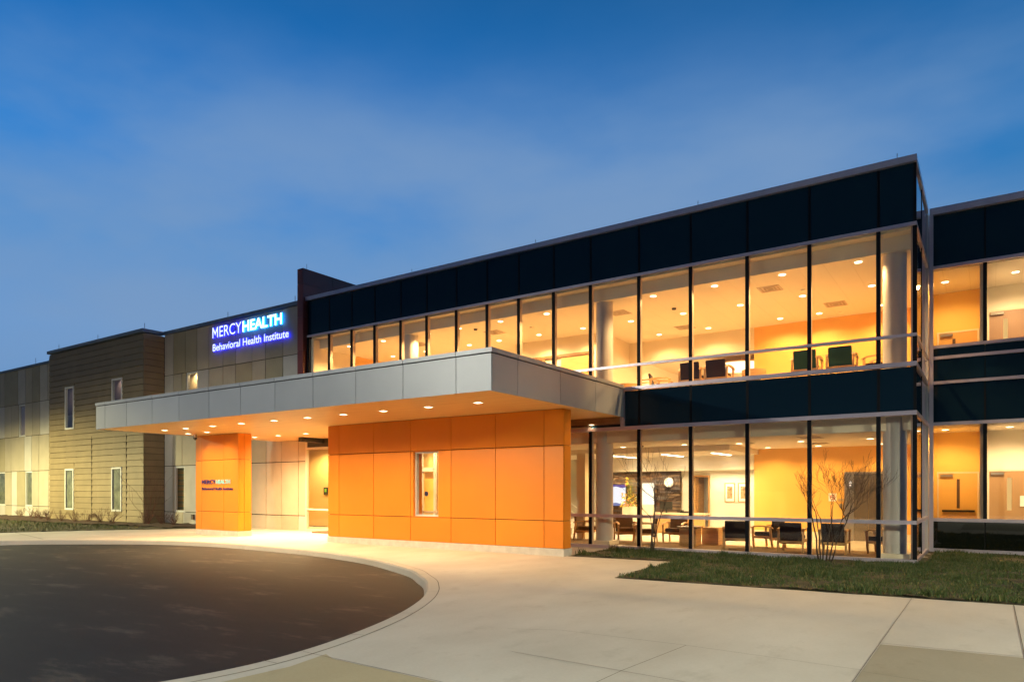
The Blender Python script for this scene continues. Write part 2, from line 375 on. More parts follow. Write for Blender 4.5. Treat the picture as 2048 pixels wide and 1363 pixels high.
# ------------------------------------------------------------------ ground
K = [(-27.6, 9.8), (-26.9, 10.75), (-25.3, 11.95), (-23.7, 12.9), (-21.8, 13.42), (-20, 13.58), (-18.1, 13.5), (-16, 13.32), (-14.07, 12.92), (-12.5, 12.42), (-11.07, 11.73),
     (-10.1, 11.2), (-9.35, 10.6), (-8.75, 10.1), (-8.24, 9.55), (-7.86, 9.1), (-7.4, 8.45), (-7.02, 7.8), (-6.72, 7.2), (-6.45, 6.55), (-6.2, 5.8), (-6.02, 5.1), (-5.93, 4.4), (-5.98, 3.7), (-6.2, 3.0),
     (-7, 1.4), (-8.4, -.5), (-10.6, -2.6), (-13.5, -4.6), (-17, -6), (-21, -6.6), (-25, -6), (-28.5, -3.6), (-30.5, 0), (-31, 3.5), (-30.2, 6.5), (-28.9, 8.4)]
def catmull(P, n=4, closed=True):
    out = []; m = len(P)
    for i in range(m):
        p0, p1, p2, p3 = (Vector(P[(i + k) % m]) for k in (-1, 0, 1, 2))
        for k in range(n):
            t = k / n
            out.append(tuple(.5 * ((2 * p1) + (p2 - p0) * t + (2 * p0 - 5 * p1 + 4 * p2 - p3) * t * t + (3 * p1 - p0 - 3 * p2 + p3) * t ** 3)))
    return out
Ks = catmull(K)
def offset(P, d):
    out = []; n = len(P)
    for i in range(n):
        a = Vector(P[i - 1]); b = Vector(P[(i + 1) % n]); t = (b - a).normalized()
        out.append((P[i][0] - t.y * d, P[i][1] + t.x * d))
    return out
area = sum(Ks[i][0] * Ks[(i + 1) % len(Ks)][1] - Ks[(i + 1) % len(Ks)][0] * Ks[i][1] for i in range(len(Ks)))
sgn = -1 if area > 0 else 1
Ks = offset(Ks, -sgn * .09)
Kout = offset(Ks, sgn * .21); Kin = offset(Ks, -sgn * .05)
G0 = -1.71
MB().quad((-900, -900, -1.95), (900, -900, -1.95), (900, 900, -1.95), (-900, 900, -1.95)).build('ground', M['soil'])['kind'] = 'structure'
MB().prism(Kin, -1.9, -1.85).build('road', M['asphalt'])['kind'] = 'structure'
kb = MB(); n = len(Ks)
top = [(Ks[i][0], Ks[i][1], G0 - .0) for i in range(n)]
for i in range(n):
    j = (i + 1) % n
    a, b = Ks[i], Ks[j]; ao, bo = Kout[i], Kout[j]
    ain, bin_ = offset(Ks, sgn * .03)[i], offset(Ks, sgn * .03)[j]
    kb.quad((*ain, G0 + .004), (*bin_, G0 + .004), (*bo, G0 + .004), (*ao, G0 + .004))
    kb.quad((*ain, G0 + .004), (*a, G0 - .03), (*b, G0 - .03), (*bin_, G0 + .004))
    kb.quad((*a, G0 - .03), (*Kin[i], -1.87), (*Kin[j], -1.87), (*b, G0 - .03))
    kb.quad((*ao, G0 + .004), (*bo, G0 + .004), (*bo, -1.9), (*ao, -1.9))
kb.build('kerb', M['kerb'])['kind'] = 'structure'
Kj = offset(Ks, sgn * .218)
# pavement: outer ring polygon, holed by the kerb: cut into two halves along y = const seams
outer = [(-33.4, 9.2), (-32.76, 11.65), (-31.7, 14.2), (-30.27, 16.38), (-29.4, 17.97), (-29.2, 19.7), (-9.0, 19.7), (-9.0, 15.88), (-6.13, 16.05), (-6.01, 12.43), (.44, 12.87), (16, 13.95), (16, -12), (-36, -12), (-36, 2)]
# bridge outer and inner loops into one polygon
def holed(outer, hole):
    oa = sum(outer[i][0] * outer[(i + 1) % len(outer)][1] - outer[(i + 1) % len(outer)][0] * outer[i][1] for i in range(len(outer)))
    tr = tessellate_polygon([[Vector((*p, 0)) for p in outer], [Vector((*p, 0)) for p in hole]])
    pts = outer + hole
    return pts, tr
pv = MB(); pts, tr = holed(outer, Kj)
pv.v = [(x, y, G0) for x, y in pts]; pv.f = [tuple(t) for t in tr]; pv.m = [0] * len(tr)
for i in range(len(outer)):
    a, b = outer[i], outer[(i + 1) % len(outer)]
    pv.quad((*a, G0), (*b, G0), (*b, -1.96), (*a, -1.96))
pvo = pv.build('pavement', M['concrete']); pvo['kind'] = 'structure'
def strip(mb, pts, w, z, h=.0):
    for (a, b) in zip(pts[:-1], pts[1:]):
        a = Vector(a); b = Vector(b); t = (b - a).normalized(); nn = Vector((-t.y, t.x)) * w / 2
        mb.quad((*(a - nn), z), (*(b - nn), z), (*(b + nn), z), (*(a + nn), z))
# colour-differing slabs and control joints
MB().prism([(-.99, 8.72), (-.99, 2.0), (.22, 2.0), (.3, 8.84)], G0 - .02, G0 + .004).build('pavement_slab', M['concrete2'])['kind'] = 'structure'
MB().prism([(.34, 8.86), (.26, 2.0), (5, 2.0), (5, 9.2)], G0 - .02, G0 + .004).build('pavement_slab', M['concrete2'])['kind'] = 'structure'
MB().prism([(-5.72, 4.95), (-5.5, 4.85), (-4.0, 4.78), (-2.9, 4.66), (-2.9, 1.5), (-6.2, 1.5), (-5.66, 3.6), (-5.6, 4.4)], G0 - .02, G0 + .004).build('pavement_slab', M['concrete3'])['kind'] = 'structure'
jm = MB(); zj = G0 + .008
strip(jm, [(-6.0, 4.88), (-4.05, 4.80), (-2.9, 4.68), (.2, 4.4)], .008, zj)
strip(jm, [(-4.32, 7.39), (-2.75, 7.45), (-1.0, 7.36)], .006, zj)
strip(jm, [(-4.9, 7.1), (-4.32, 7.39)], .006, zj)
strip(jm, [(-4.17, 6.12), (-2.87, 6.05), (-1.0, 5.95)], .008, zj)
strip(jm, [(-2.75, 7.45), (-2.87, 6.05), (-2.9, 4.68)], .008, zj)
strip(jm, [(-1.0, 8.78), (.3, 8.88), (5, 9.25)], .010, zj)
strip(jm, [(-1.0, 12.7), (-1.0, 2)], .006, zj)
strip(jm, [(.31, 12.8), (.31, 8.9), (.24, 2)], .010, zj)
strip(jm, [(-.98, 7.3), (.2, 7.2), (4, 6.9)], .006, zj)
strip(jm, [(-32.7, 12.1), (-27.3, 11.0)], .03, zj)
for k in (3, 19, 33, 47, 61, 72, 80, 88, 96): strip(jm, [tuple(Ks[k]), tuple(Kout[k])], .010, G0 + .0085)
strip(jm, Kj[:], .014, G0 + .003)
jm.build('pavement_marking', mat('tooled_joint', (.13, .115, .09), .9))['kind'] = 'structure'
# terrain patches
def lumpy(poly_x, poly_y, nx, ny, z0, amp, inside, name, m, seed=1):
    rnd = random.Random(seed); from mathutils import noise
    mb = MB(); x0, x1 = poly_x; y0, y1 = poly_y; idx = {}
    for j in range(ny + 1):
        for i in range(nx + 1):
            x = x0 + (x1 - x0) * i / nx; y = y0 + (y1 - y0) * j / ny
            z = z0 + amp * (noise.noise(Vector((x * 1.7, y * 1.7, seed))) * .6 + noise.noise(Vector((x * 5, y * 5, seed))) * .4)
            idx[i, j] = len(mb.v); mb.v.append((x, y, z))
    for j in range(ny):
        for i in range(nx):
            cx = x0 + (x1 - x0) * (i + .5) / nx; cy = y0 + (y1 - y0) * (j + .5) / ny
            if inside(cx, cy): mb.f.append((idx[i, j], idx[i + 1, j], idx[i + 1, j + 1], idx[i, j + 1])); mb.m.append(0)
    o = mb.build(name, m, smooth=True); o['kind'] = 'structure'; return mb
def pip(x, y, P):
    c = False; j = len(P) - 1
    for i in range(len(P)):
        if (P[i][1] > y) != (P[j][1] > y) and x < (P[j][0] - P[i][0]) * (y - P[i][1]) / (P[j][1] - P[i][1]) + P[i][0]: c = not c
        j = i
    return c
LAWN_R = [(-9.0, 15.90), (-6.14, 16.07), (-6.02, 12.46), (.44, 12.9), (12, 13.7), (12, 22.5), (-1.35, 22.5), (-1.35, 18.55), (-9.0, 18.55)]
lumpy((-9.0, 12), (12.4, 22.6), 210, 102, G0 + .022, .06, lambda x, y: pip(x, y, LAWN_R), 'lawn', M['soil'], 3)
def fill(poly, z, name, m):
    MB().prism(poly, z - .25, z).build(name, m)['kind'] = 'structure'
fill([(-9.03, 15.87), (-6.16, 16.04), (-6.04, 12.44), (.44, 12.885), (12.1, 13.68), (12.1, 22.6), (-1.3, 22.6), (-1.3, 18.7), (-9.03, 18.7)], G0 + .008, 'lawn', M['soil'])
LAWN_L = [(-33.42, 9.2), (-32.8, 11.65), (-31.74, 14.2), (-30.3, 16.4), (-29.45, 17.97), (-29.25, 19.45), (-34.6, 19.45), (-34.6, 18.4), (-45, 18.4), (-45, 19.45), (-75, 19.45), (-75, -5), (-36, -5), (-35.8, 2)]
fill(LAWN_L, G0 - .03, 'lawn', M['soil'])
lumpy((-75, -29), (4, 19.5), 230, 78, G0 + .015, .08, lambda x, y: pip(x, y, LAWN_L), 'lawn', M['soil'], 9)
BED = [(-29.35, 19.45), (-29.5, 18.0), (-31.0, 17.3), (-34, 16.9), (-37, 16.5), (-45, 16.5), (-60, 17.6), (-60, 19.45), (-45.1, 19.45), (-45.1, 18.4), (-34.6, 18.4), (-34.6, 19.45)]
lumpy((-60, -29), (16, 19.5), 150, 22, G0 + .07, .10, lambda x, y: pip(x, y, BED), 'mulch_ground', M['mulch'], 5)

def grass(name, n, region, hmin, hmax, seed, label, z0=G0 + .02, dens=None):
    rnd = random.Random(seed); from mathutils import noise
    mb = MB(); xs = [p[0] for p in region]; ys = [p[1] for p in region]
    k = 0
    while k < n:
        x = rnd.uniform(min(xs), max(xs)); y = rnd.uniform(min(ys), max(ys))
        if not pip(x, y, region): continue
        d = noise.noise(Vector((x * .9, y * .9, seed))) * .5 + noise.noise(Vector((x * 3, y * 3, seed))) * .35 + .5
        if rnd.random() > max(.05, d * 1.8 - .35): k += .15; continue
        k += 1
        tuft = noise.noise(Vector((x * 2.2 + 9, y * 2.2, seed + 3)))
        h = rnd.uniform(hmin, hmax) * (.6 + d) * (1 + max(0, tuft - .12) * 3.2); a = rnd.uniform(0, 6.283); w = rnd.uniform(.004, .009)
        lx, ly = rnd.gauss(0, .35) * h, rnd.gauss(0, .35) * h; b = len(mb.v)
        cx, cy = math.cos(a) * w, math.sin(a) * w
        mb.v += [(x - cx, y - cy, z0), (x + cx, y + cy, z0), (x + lx * .5 + cx * .7, y + ly * .5 + cy * .7, z0 + h * .6), (x + lx * .5 - cx * .7, y + ly * .5 - cy * .7, z0 + h * .6), (x + lx, y + ly, z0 + h * .95)]
        mb.f += [(b, b + 1, b + 2, b + 3), (b + 3, b + 2, b + 4)]; mb.m += [0, 0]
    me = bpy.data.meshes.new(name)
    me.from_pydata([(x, y, z + H) for x, y, z in mb.v], [], mb.f); me.materials.append(M['grass'])
    o = bpy.data.objects.new(name, me); COL.objects.link(o)
    return tag(o, label, 'grass', kind='stuff')
grass('grass', 80000, [(-8.9, 15.98), (-6.12, 16.1), (-6.0, 12.46), (.44, 12.90), (4.5, 13.2), (4.5, 22.3), (-1.2, 22.3), (-1.2, 18.45), (-8.9, 18.45)], .025, .065, 11, 'patchy dark green lawn grass in front of the glass lounge')
grass('grass', 26000, [(-33.5, 9.3), (-32.9, 11.7), (-31.8, 14.3), (-30.5, 16.3), (-34, 16.8), (-45, 16.5), (-60, 17.5), (-60, 6), (-36, 6)], .05, .10, 12, 'thin green grass strip before the beige and brown wings')

# ------------------------------------------------------------------ panel helper
def panels(mb, xs, zs, y, gap=.018, t=.03, pick=lambda i, j: 0, skip=lambda a, b, c, d: False, facing=-1):
    """flat panels with open joints, front face at y, between grid lines"""
    for i in range(len(xs) - 1):
        for j in range(len(zs) - 1):
            a, b, c, d = xs[i] + gap / 2, xs[i + 1] - gap / 2, zs[j] + gap / 2, zs[j + 1] - gap / 2
            if skip(a, b, c, d): continue
            mb.box(a, b, y, y + t, c, d, pick(i, j))
def window(parent, x0, x1, z0, z1, y, frame=M['white_frame'], fw=.09, depth=.12, recess=.03, back=None, sill=True, panemat=None):
    """frame proud of a recess; pane as sub-part"""
    f = MB(); yf = y + recess
    f.box(x0, x0 + fw, yf, yf + depth, z0, z1); f.box(x1 - fw, x1, yf, yf + depth, z0, z1)
    f.box(x0 + fw, x1 - fw, yf, yf + depth, z0, z0 + fw); f.box(x0 + fw, x1 - fw, yf, yf + depth, z1 - fw, z1)
    fo = f.build('window_frame', frame, parent)
    MB().box(x0 + fw, x1 - fw, yf + .05, yf + .06, z0 + fw, z1 - fw).build('pane', panemat or M['glass'], fo)
    return fo

# ================================================================== main glass building
YF = 18.6
MX = [-1.402 + .0, -1.402 - .493 * 1.524] + [-1.402 - k * 1.524 for k in (1.5, 2.5, 3.5, 4.5, 5.52, 6.36, 7.21, 8.03, 8.88, 9.75, 10.56, 11.42, 12.22, 13.045, 13.857)]
XL = MX[-1]                           # -22.52
gb = thing('glass_building', 'two-storey lounge block with dark glass bands and warmly lit windows', 'building', (-12, 18.6, G0))
Z2, ZC2, Z1, ZC1 = 2.87, 5.70, -1.64, 1.43
YB = 25.1
# frame: floor, slabs, roof
MB().box(-22.4, -1.5, 18.66, 21.0, Z1 - .12, Z1).build('carpet_floor', M['carpet'], gb)
MB().box(-22.4, -1.5, 21.0, 32, Z1 - .12, Z1).build('tile_floor', M['tile'], gb)
MB().box(-22.4, -1.5, 18.66, 32, Z2 - .2, Z2).build('upper_floor', mat('tan_carpet', (.48, .40, .29), .9), gb)
c = MB(); c.box(-22.4, -1.5, 19.0, 25.2, ZC2, ZC2 + .2); c.build('upper_ceiling', M['ceil_in'], gb)
c = MB(); c.box(-22.4, -1.5, 18.66, 19.0, 6.06, 6.2); c.box(-22.4, -1.5, 18.985, 19.0, ZC2 + .001, 6.06); c.build('ceiling_pocket', M['wall_in'], gb)
MB().box(-6.65, -1.5, 19.1, 25.2, ZC1, ZC1 + .2).build('lounge_ceiling', M['ceil_in'], gb)
MB().box(-13.9, -6.65, 19.1, 21.8, ZC1, ZC1 + .2).box(-17.2, -17.0, 21.75, 31.6, Z1, 1.6).box(-17.0, -6.6, 28.1, 31.6, 1.05, 1.15).build('lobby_ceiling', M['ceil_in'], gb)
MB().box(-17.0, -6.655, 21.8, 25.2, 1.25, 1.46).build('dropped_ceiling', M['ceil_in'], gb)
MB().box(-17.0, -6.66, 25.2, 28.2, 1.0, 1.15).build('reception_ceiling', M['ceil_in'], gb)
MB().box(-17.0, -6.8, 25.05, 25.2, .72, 1.249).build('white_bulkhead', M['cream'], gb)
c = MB(); c.box(-13.9, -1.5, 18.66, 19.1, 1.76, 1.9); c.box(-13.9, -1.5, 19.085, 19.1, ZC1 + .001, 1.76); c.build('lower_ceiling_pocket', M['wall_in'], gb)
# roof parapet with cap
MB().box(XL - .02, -1.40, 18.70, 32, 6.25, 7.5).build('roof', M['coping'], gb)
MB().box(XL - .1, -1.36, 18.50, 18.95, 7.57, 7.72).box(-1.60, -1.36, 18.951, 22.3, 7.57, 7.72).build('parapet_cap', M['alu'], gb)
# walls upstairs
MB().box(-6.8, -1.55, YB, YB + .12, Z2, ZC2).build('upper_accent_wall', M['accent'], gb)
wl = MB(); wl.box(-11.55, -6.801, YB, YB + .12, 4.93, ZC2); wl.box(-11.67, -11.55, 22.8, 31, Z2, ZC2 - .001)
wl.box(-22.3, -11.67, 25.0, 25.1, Z2, ZC2); wl.box(-15.2, -11.671, 22.7, 22.8, Z2, ZC2); wl.box(-15.3, -15.2, 22.7, 25.0, Z2, ZC2)
wl.box(-22.42, -22.3, 18.66, 20.9, Z2, ZC2); wl.box(-22.42, -22.3, 18.66, 18.98, ZC2 + .001, 6.05); wl.box(-11.6, -6.0, 31, 31.1, Z2, 5.3); wl.box(-6.8, -6.7, YB + .13, 31, Z2, 5.3)
wl.build('upper_wall', M['wall_in'], gb)
MB().box(-11.55, -6.8, 25.23, 31, 5.18, 5.3).build('rear_room_ceiling', M['ceil_in'], gb)
MB().box(-22.42, -22.31, 20.9, 25.0, Z2, ZC2).build('end_accent_wall', M['accent'], gb)
MB().box(-22.45, -22.28, 20.8, 20.9, Z2, ZC2).build('wall_pilaster', M['wall_in'], gb)
o = MB().box(-14.9, -14.0, 22.66, 22.70, Z2, 4.95).box(-13.2, -12.0, 22.66, 22.7, Z2, 4.95).build('upper_door', M['wood'], gb)
o = MB().box(-15.0, -14.9, 22.62, 22.7, Z2, 5.06).box(-14.0, -13.2, 22.62, 22.7, Z2, Z2 + .01).box(-15.0, -11.9, 22.62, 22.7, 4.96, 5.06).box(-13.98, -13.9, 22.62, 22.7, Z2, 4.955).build('door_frame', M['wood_dark'], gb)
# walls downstairs
MB().box(-6.8, -1.55, YB, YB + .12, Z1 + .001, ZC1).build('lower_accent_wall', M['accent'], gb)
MB().box(-6.801, -1.55, YB - .012, YB, Z1 + .001, Z1 + .25).build('skirting', M['wall_in'], gb)
wl = MB(); wl.box(-10.55, -9.95, 28, 28.1, Z1, 1.0); wl.box(-9.95, -9.36, 28, 28.1, .56, 1.0); wl.box(-9.36, -6.7, 28, 28.1, Z1, 1.0)
wl.box(-6.8, -6.66, 25.225, 28, Z1, 1.0); wl.box(-17, -6.6, 31.5, 31.6, Z1, 1.0); wl.box(-17, -13.85, 28, 28.1, Z1, 1.0)
wl.build('lobby_wall', M['cream'], gb)
dr = MB(); dr.box(-9.99, -9.93, 27.93, 28.12, Z1, .60); dr.box(-9.40, -9.34, 27.93, 28.12, Z1, .60); dr.box(-9.93, -9.40, 27.93, 28.12, .54, .60)
dr.build('door_frame', M['wood'], gb)
MB().box(-9.92, -9.875, 28.12, 28.85, Z1, .53).build('open_door', M['wood'], gb)
# stacked stone wall
st = MB(); rnd = random.Random(3)
z = Z1 + .05
while z < .98:
    h = rnd.uniform(.035, .075); x = -13.85
    while x < -10.57:
        w = rnd.uniform(.15, .55); x2 = min(x + w, -10.55); d = rnd.uniform(.02, .10)
        st.box(x + .003, x2 - .003, 27.95 - d, 28.0, z, z + h - .006, rnd.choice((0, 0, 1, 2, 3))); x = x2
    z += h
st.build('stone_wall', [mat('stone_dark', (.10, .065, .045), .8), mat('stone_tan', (.22, .15, .09), .8), mat('stone_grey', (.14, .12, .11), .8), mat('stone_rust', (.17, .09, .045), .8)], gb)
MB().box(-13.86, -10.54, 28.0, 28.1, Z1, 1.0).build('stone_backing', M['wood_dark'], gb)
MB().box(-12.3, -11.72, 27.80, 27.93, -.66, .30).build('bright_screen', emis('lit_panel', (1, .92, .70), 1.6), gb)
# elevator recess in the accent wall
ev = MB(); ev.box(-3.90, -3.82, YB - .05, YB, Z1, .60); ev.box(-3.82, -2.55, YB - .05, YB, .52, .60); ev.box(-2.55, -2.47, YB - .05, YB, Z1, .60)
evo = ev.build('elevator_frame', M['steel'], gb)
MB().box(-3.62, -3.19, YB - .02, YB - .006, Z1, .52).build('elevator_leaf', mat('elevator_steel', (.30, .26, .20), .25, .8), evo)
MB().box(-3.185, -2.551, YB - .02, YB - .006, Z1, .52).build('elevator_leaf', mat('elevator_steel_b', (.28, .24, .19), .25, .8), evo)
MB().box(-3.82, -3.62, YB - .03, YB - .006, Z1, .52).build('elevator_jamb', M['steel'], evo)
ar = MB(); ar.v += [(-3.76, YB - .035, .22), (-3.68, YB - .035, .22), (-3.72, YB - .035, .32), (-3.76, YB - .035, .18), (-3.68, YB - .035, .18), (-3.72, YB - .035, .08)]
ar.f += [(0, 1, 2), (3, 4, 5)]; ar.m += [0, 0]; ar.build('arrow_light', emis('arrow_white', (1, .9, .75), 1.5), evo)
# columns
for x in (-1.88, -9.70, -17.62):
    cm = MB(); cm.cyl(x, 19.28, Z2, 6.06, .26, 36); cm.build('upper_column', M['colpaint'], gb, smooth=False)
    cm = MB(); cm.cyl(x, 19.28, Z1, 1.76, .26, 36); cm.build('lower_column', M['colpaint'], gb)
    MB().box(x - .35, x + .33, 18.93, 19.6, Z1, Z1 + .12).build('column_base', M['wall_in'], gb)
# curtain wall
def glazed_bay(x0, x1, parts, y=YF):
    for (z0, z1, kind) in parts:
        nm = 'spandrel_panel' if kind == 's' else 'window_pane'
        MB().box(x0 + .012, x1 - .012, y - .006, y + .006, z0, z1).build(nm, M['spandrel'] if kind == 's' else (M['spandrel_low'] if kind == 'l' else M['glass']), gb if y == YF else rw)
for i in range(len(MX) - 1):
    x1, x0 = MX[i], MX[i + 1]
    parts = [(6.18, 7.56, 's'), (3.62, 6.10, 'g'), (2.97, 3.55, 'g')] if x0 > -11.5 else [(6.18, 7.56, 's'), (2.97, 6.10, 'g')]
    if x1 > -8.7: parts += [(1.84, 2.86, 's')]
    if x0 > -13.6: parts += [(-.70, 1.74, 'g'), (-1.60, -.79, 'g')]
    glazed_bay(x0, x1, parts)
bl = MB(); bl.box(XL, -1.42, YF + .02, YF + .08, 6.20, 7.55); bl.box(-8.75, -1.42, YF + .02, YF + .06, 1.90, 2.85); bl.build('spandrel_backing', M['joint'], gb)
MB().box(-22.4, -13.9, YF - .1, YF + .1, 2.2, 2.86).box(-13.9, -8.72, YF - .02, YF + .05, 1.92, 2.86).build('wall_under_canopy', M['wood_dark'], gb)
for k, x in enumerate(MX):
    w = .045
    zb = 2.97 if x < -13.8 else -1.62
    for (a, b) in (((6.16, 7.56), (2.97, 6.10)) if x < -8.8 else ((6.16, 7.56), (2.97, 6.10), (1.83, 2.87))):
        MB().box(x - w, x + w, YF - .05, YF - .007, a, b).build('mullion', M['mull'], gb) if a != 6.16 and a != 1.83 else MB().box(x - .032, x + .032, YF - .014, YF - .0065, a, b).build('joint_strip', M['mull'], gb)
    MB().box(x - .035, x + .035, YF + .0065, YF + .13, 2.97, 6.06).build('mullion_inner', M['mull_in'], gb)
    if x > -13.6:
        MB().box(x - w, x + w, YF - .05, YF - .007, -1.60, 1.74).build('mullion', M['mull'], gb)
        MB().box(x - .035, x + .035, YF + .0065, YF + .13, -1.60, 1.76).build('mullion_inner', M['mull_in'], gb)
# horizontal caps, wrapped round the corner
def cap(z0, z1, xl, proud=.09, wrap=True, name='transom_cap', inner=False):
    m_ = MB(); m_.box(xl, -1.36, YF - proud, YF - .055 if False else YF - .0, z0, z1)
    if wrap: m_.box(-1.40, -1.36, YF + .0005, 22.3, z0, z1)
    m_.build(name, M['alu'], gb)
cap(6.10, 6.18, XL); cap(3.55, 3.62, -11.4); cap(2.87, 2.97, -8.85); cap(1.74, 1.84, -13.9); cap(-.79, -.70, -13.9); cap(-1.69, -1.60, -13.9, .12)
MB().box(-13.9, -1.28, YF - .17, 18.66, G0 - .2, -1.692).build('foundation', M['plinth'], gb)
MB().box(-1.53, -1.28, 18.661, 22.3, G0 - .2, -1.692).build('foundation', M['plinth'], gb)
MB().box(-8.80, -8.70, YF - .10, YF - .001, 1.845, 2.87).build('end_trim', M['alu'], gb)
# the return side (x = -1.40), glass to the rear wing
for (y0, y1) in ((18.62, 20.40), (20.42, 22.28)):
    for (z0, z1, kd) in ((6.18, 7.56, 's'), (3.62, 6.10, 'g'), (2.97, 3.55, 'g'), (1.84, 2.86, 's'), (-.70, 1.74, 'g'), (-1.60, -.79, 'g')):
        MB().box(-1.408, -1.396, y0, y1, z0, z1).build('side_spandrel' if kd == 's' else 'side_pane', M['spandrel'] if kd == 's' else M['glass'], gb)
MB().box(-1.46, -1.42, 18.66, 22.3, 6.2, 7.55).box(-1.46, -1.42, 18.66, 22.3, 1.85, 2.86).build('side_backing', M['joint'], gb)
MB().box(-1.49, -1.43, 18.645, 18.70, -1.6, 6.1).build('corner_post', M['mull_in'], gb)
sp = MB()
for y in (20.41,): sp.box(-1.46, -1.385, y - .03, y + .03, -1.6, 7.56)
sp.build('side_mullion', M['mull'], gb)
MB().box(-1.50, -1.36, 22.30, 22.42, -1.69, 7.56).build('inner_corner_post', M['alu_grey'], gb)
rd = MB()
for i, x in enumerate((-1.78, -6.59, -11.86, -17.11)):
    MB().tube([(x, 18.75, 7.72), (x, 18.75, 7.93)], .008, 5).build('lightning_rod', M['coping'], gb)

# ================================================================== right wing (set back)
YR = 22.5
rw = thing('rear_wing', 'set-back dark glass wing at the right with doors seen inside', 'building', (2, 22.5, G0))
RX = [-1.28, -.075, 1.42, 2.92, 4.42, 5.92]
for i in range(len(RX) - 1):
    for (z0, z1, k) in ((6.14, 7.54, 's'), (3.96, 6.05, 'g'), (3.66, 3.88, 's'), (2.98, 3.58, 's'), (1.86, 2.90, 's'), (-.76, 1.77, 'g'), (-1.59, -.85, 'l')):
        glazed_bay(RX[i], RX[i + 1], [(z0, z1, k)], YR)
    if i:
        MB().box(RX[i] - .045, RX[i] + .045, YR - .05, YR - .007, 3.96, 6.05).build('mullion', M['mull'], rw)
        MB().box(RX[i] - .045, RX[i] + .045, YR - .05, YR - .007, -.76, 1.77).build('mullion', M['mull'], rw)
        MB().box(RX[i] - .02, RX[i] + .02, YR - .02, YR - .007, 6.14, 7.54).build('joint_strip', M['mull'], rw)
        MB().box(RX[i] - .02, RX[i] + .02, YR - .02, YR - .007, 1.86, 2.90).build('joint_strip', M['mull'], rw)
for (z0, z1) in ((7.54, 7.72), (6.05, 6.14), (3.88, 3.96), (3.58, 3.66), (2.90, 2.98), (1.77, 1.86), (-.85, -.76), (-1.68, -1.59)):
    MB().box(-1.34, 5.95, YR - .10 - (.05 if z0 > 7 else 0), YR - .0 + (.4 if z0 > 7 else 0), z0, z1).build('transom_cap', M['alu'], rw)
MB().box(-1.35, -1.25, YR - .14, YR - .101, -1.68, 7.54).build('corner_cap', M['alu'], rw)
MB().box(-1.30, 5.95, YR + .02, YR + .07, 6.15, 7.5).box(-1.3, 5.95, YR + .02, YR + .07, 1.87, 3.87).box(-1.3, 5.95, YR + .02, YR + .07, -1.6, -.86).build('spandrel_backing', M['joint'], rw)
MB().box(-1.34, 6, YR - .12, YR + .4, G0 - .2, -1.685).build('foundation', M['plinth'], rw)
MB().box(-1.3, 6, YR + .45, 32, 6.3, 7.5).build('roof', M['coping'], rw)
MB().box(-1.5, 6, YR + .08, 29, Z1 - .1, Z1).build('lower_floor', M['tile'], rw)
MB().box(-1.5, 6, YR + .08, 29, Z2 - .2, Z2).build('upper_floor', M['tile'], rw)
MB().box(-1.5, 6, YR + .08, 29, 1.765, 1.85).build('lower_ceiling', M['ceil_in'], rw)
MB().box(-1.5, 6, YR + .08, 29, 6.045, 6.14).build('upper_ceiling', M['ceil_in'], rw)
MB().box(-1.5, -.14, 25.3, 25.4, Z1, 1.765).box(-1.5, -.14, 25.3, 25.4, Z2, 6.045).box(-1.55, -1.45, 22.6, 25.3, Z1, 1.765).box(-1.55, -1.45, 22.6, 25.3, Z2, 6.045).build('stair_wall', mat('ochre_wall', (.78, .54, .14), .6), rw)
MB().box(-.14, 6, 25.3, 25.4, Z1, 1.765).box(-.14, 6, 25.3, 25.4, Z2, 6.045).build('corridor_wall', M['cream'], rw)
MB().box(-.19, -.03, 22.6, 25.298, Z1, 1.765).box(-.19, -.03, 22.6, 25.298, Z2, 6.045).build('partition_wall', M['wall_in'], rw)
def door(x0, x1, z0, z1, y, m_, vx0, vx1, vz0, vz1, bar=None):
    f = MB(); f.box(x0, vx0, y - .045, y - .003, z0, z1); f.box(vx1, x1, y - .045, y - .003, z0, z1); f.box(vx0, vx1, y - .045, y - .003, z0, vz0); f.box(vx0, vx1, y - .045, y - .003, vz1, z1)
    d = f.build('door', m_, rw)
    fr = MB(); fr.box(x0 - .05, x0, y - .06, y - .002, z0, z1 + .05); fr.box(x1, x1 + .05, y - .06, y - .002, z0, z1 + .05); fr.box(x0, x1, y - .06, y - .002, z1, z1 + .05)
    fr.build('frame', M['wall_in'], d)
    v = MB(); v.box(vx0, vx1, y - .03, y - .02, vz0, vz1); v.build('vision_panel', bar, d)
    MB().box(x0 + .04, x0 + .36, y - .12, y - .046, z1 - .10, z1 - .03).build('closer', M['steel'], d)
    return d
dark_v = mat('dark_vision_glass', (.12, .08, .05), .2); lit_v = emis('lit_vision_glass', (1, .62, .22), .9)
d = door(-1.265, -.274, Z1, .51, 25.3, mat('tan_door', (.78, .52, .16), .45), -.80, -.72, -.55, .34, dark_v)
MB().box(-1.18, -.34, 25.18, 25.24, -.66, -.60).build('push_bar', M['plastic_black'], d)
d = door(.02, 1.05, Z1, .56, 25.3, mat('brown_door', (.36, .22, .10), .45), .45, .56, -.59, .37, lit_v)
MB().box(.76, .90, 25.23, 25.253, -.47, -.16).build('door_notice', M['paper'], d)
door(-1.265, -.274, Z2, 4.8, 25.3, mat('tan_door_upper', (.66, .40, .12), .45), -.91, -.83, 4.1, 4.62, dark_v)
door(.02, 1.10, Z2, 5.29, 25.3, mat('brown_door_upper', (.30, .19, .12), .45), .36, .47, 4.1, 5.06, lit_v)

gb_ = mat('dark_reflection_tint', (.16, .18, .14), .7, noise=True, scale=2.5, amount=.5)  # grey-green that imitates the dark reflection in the lower panes
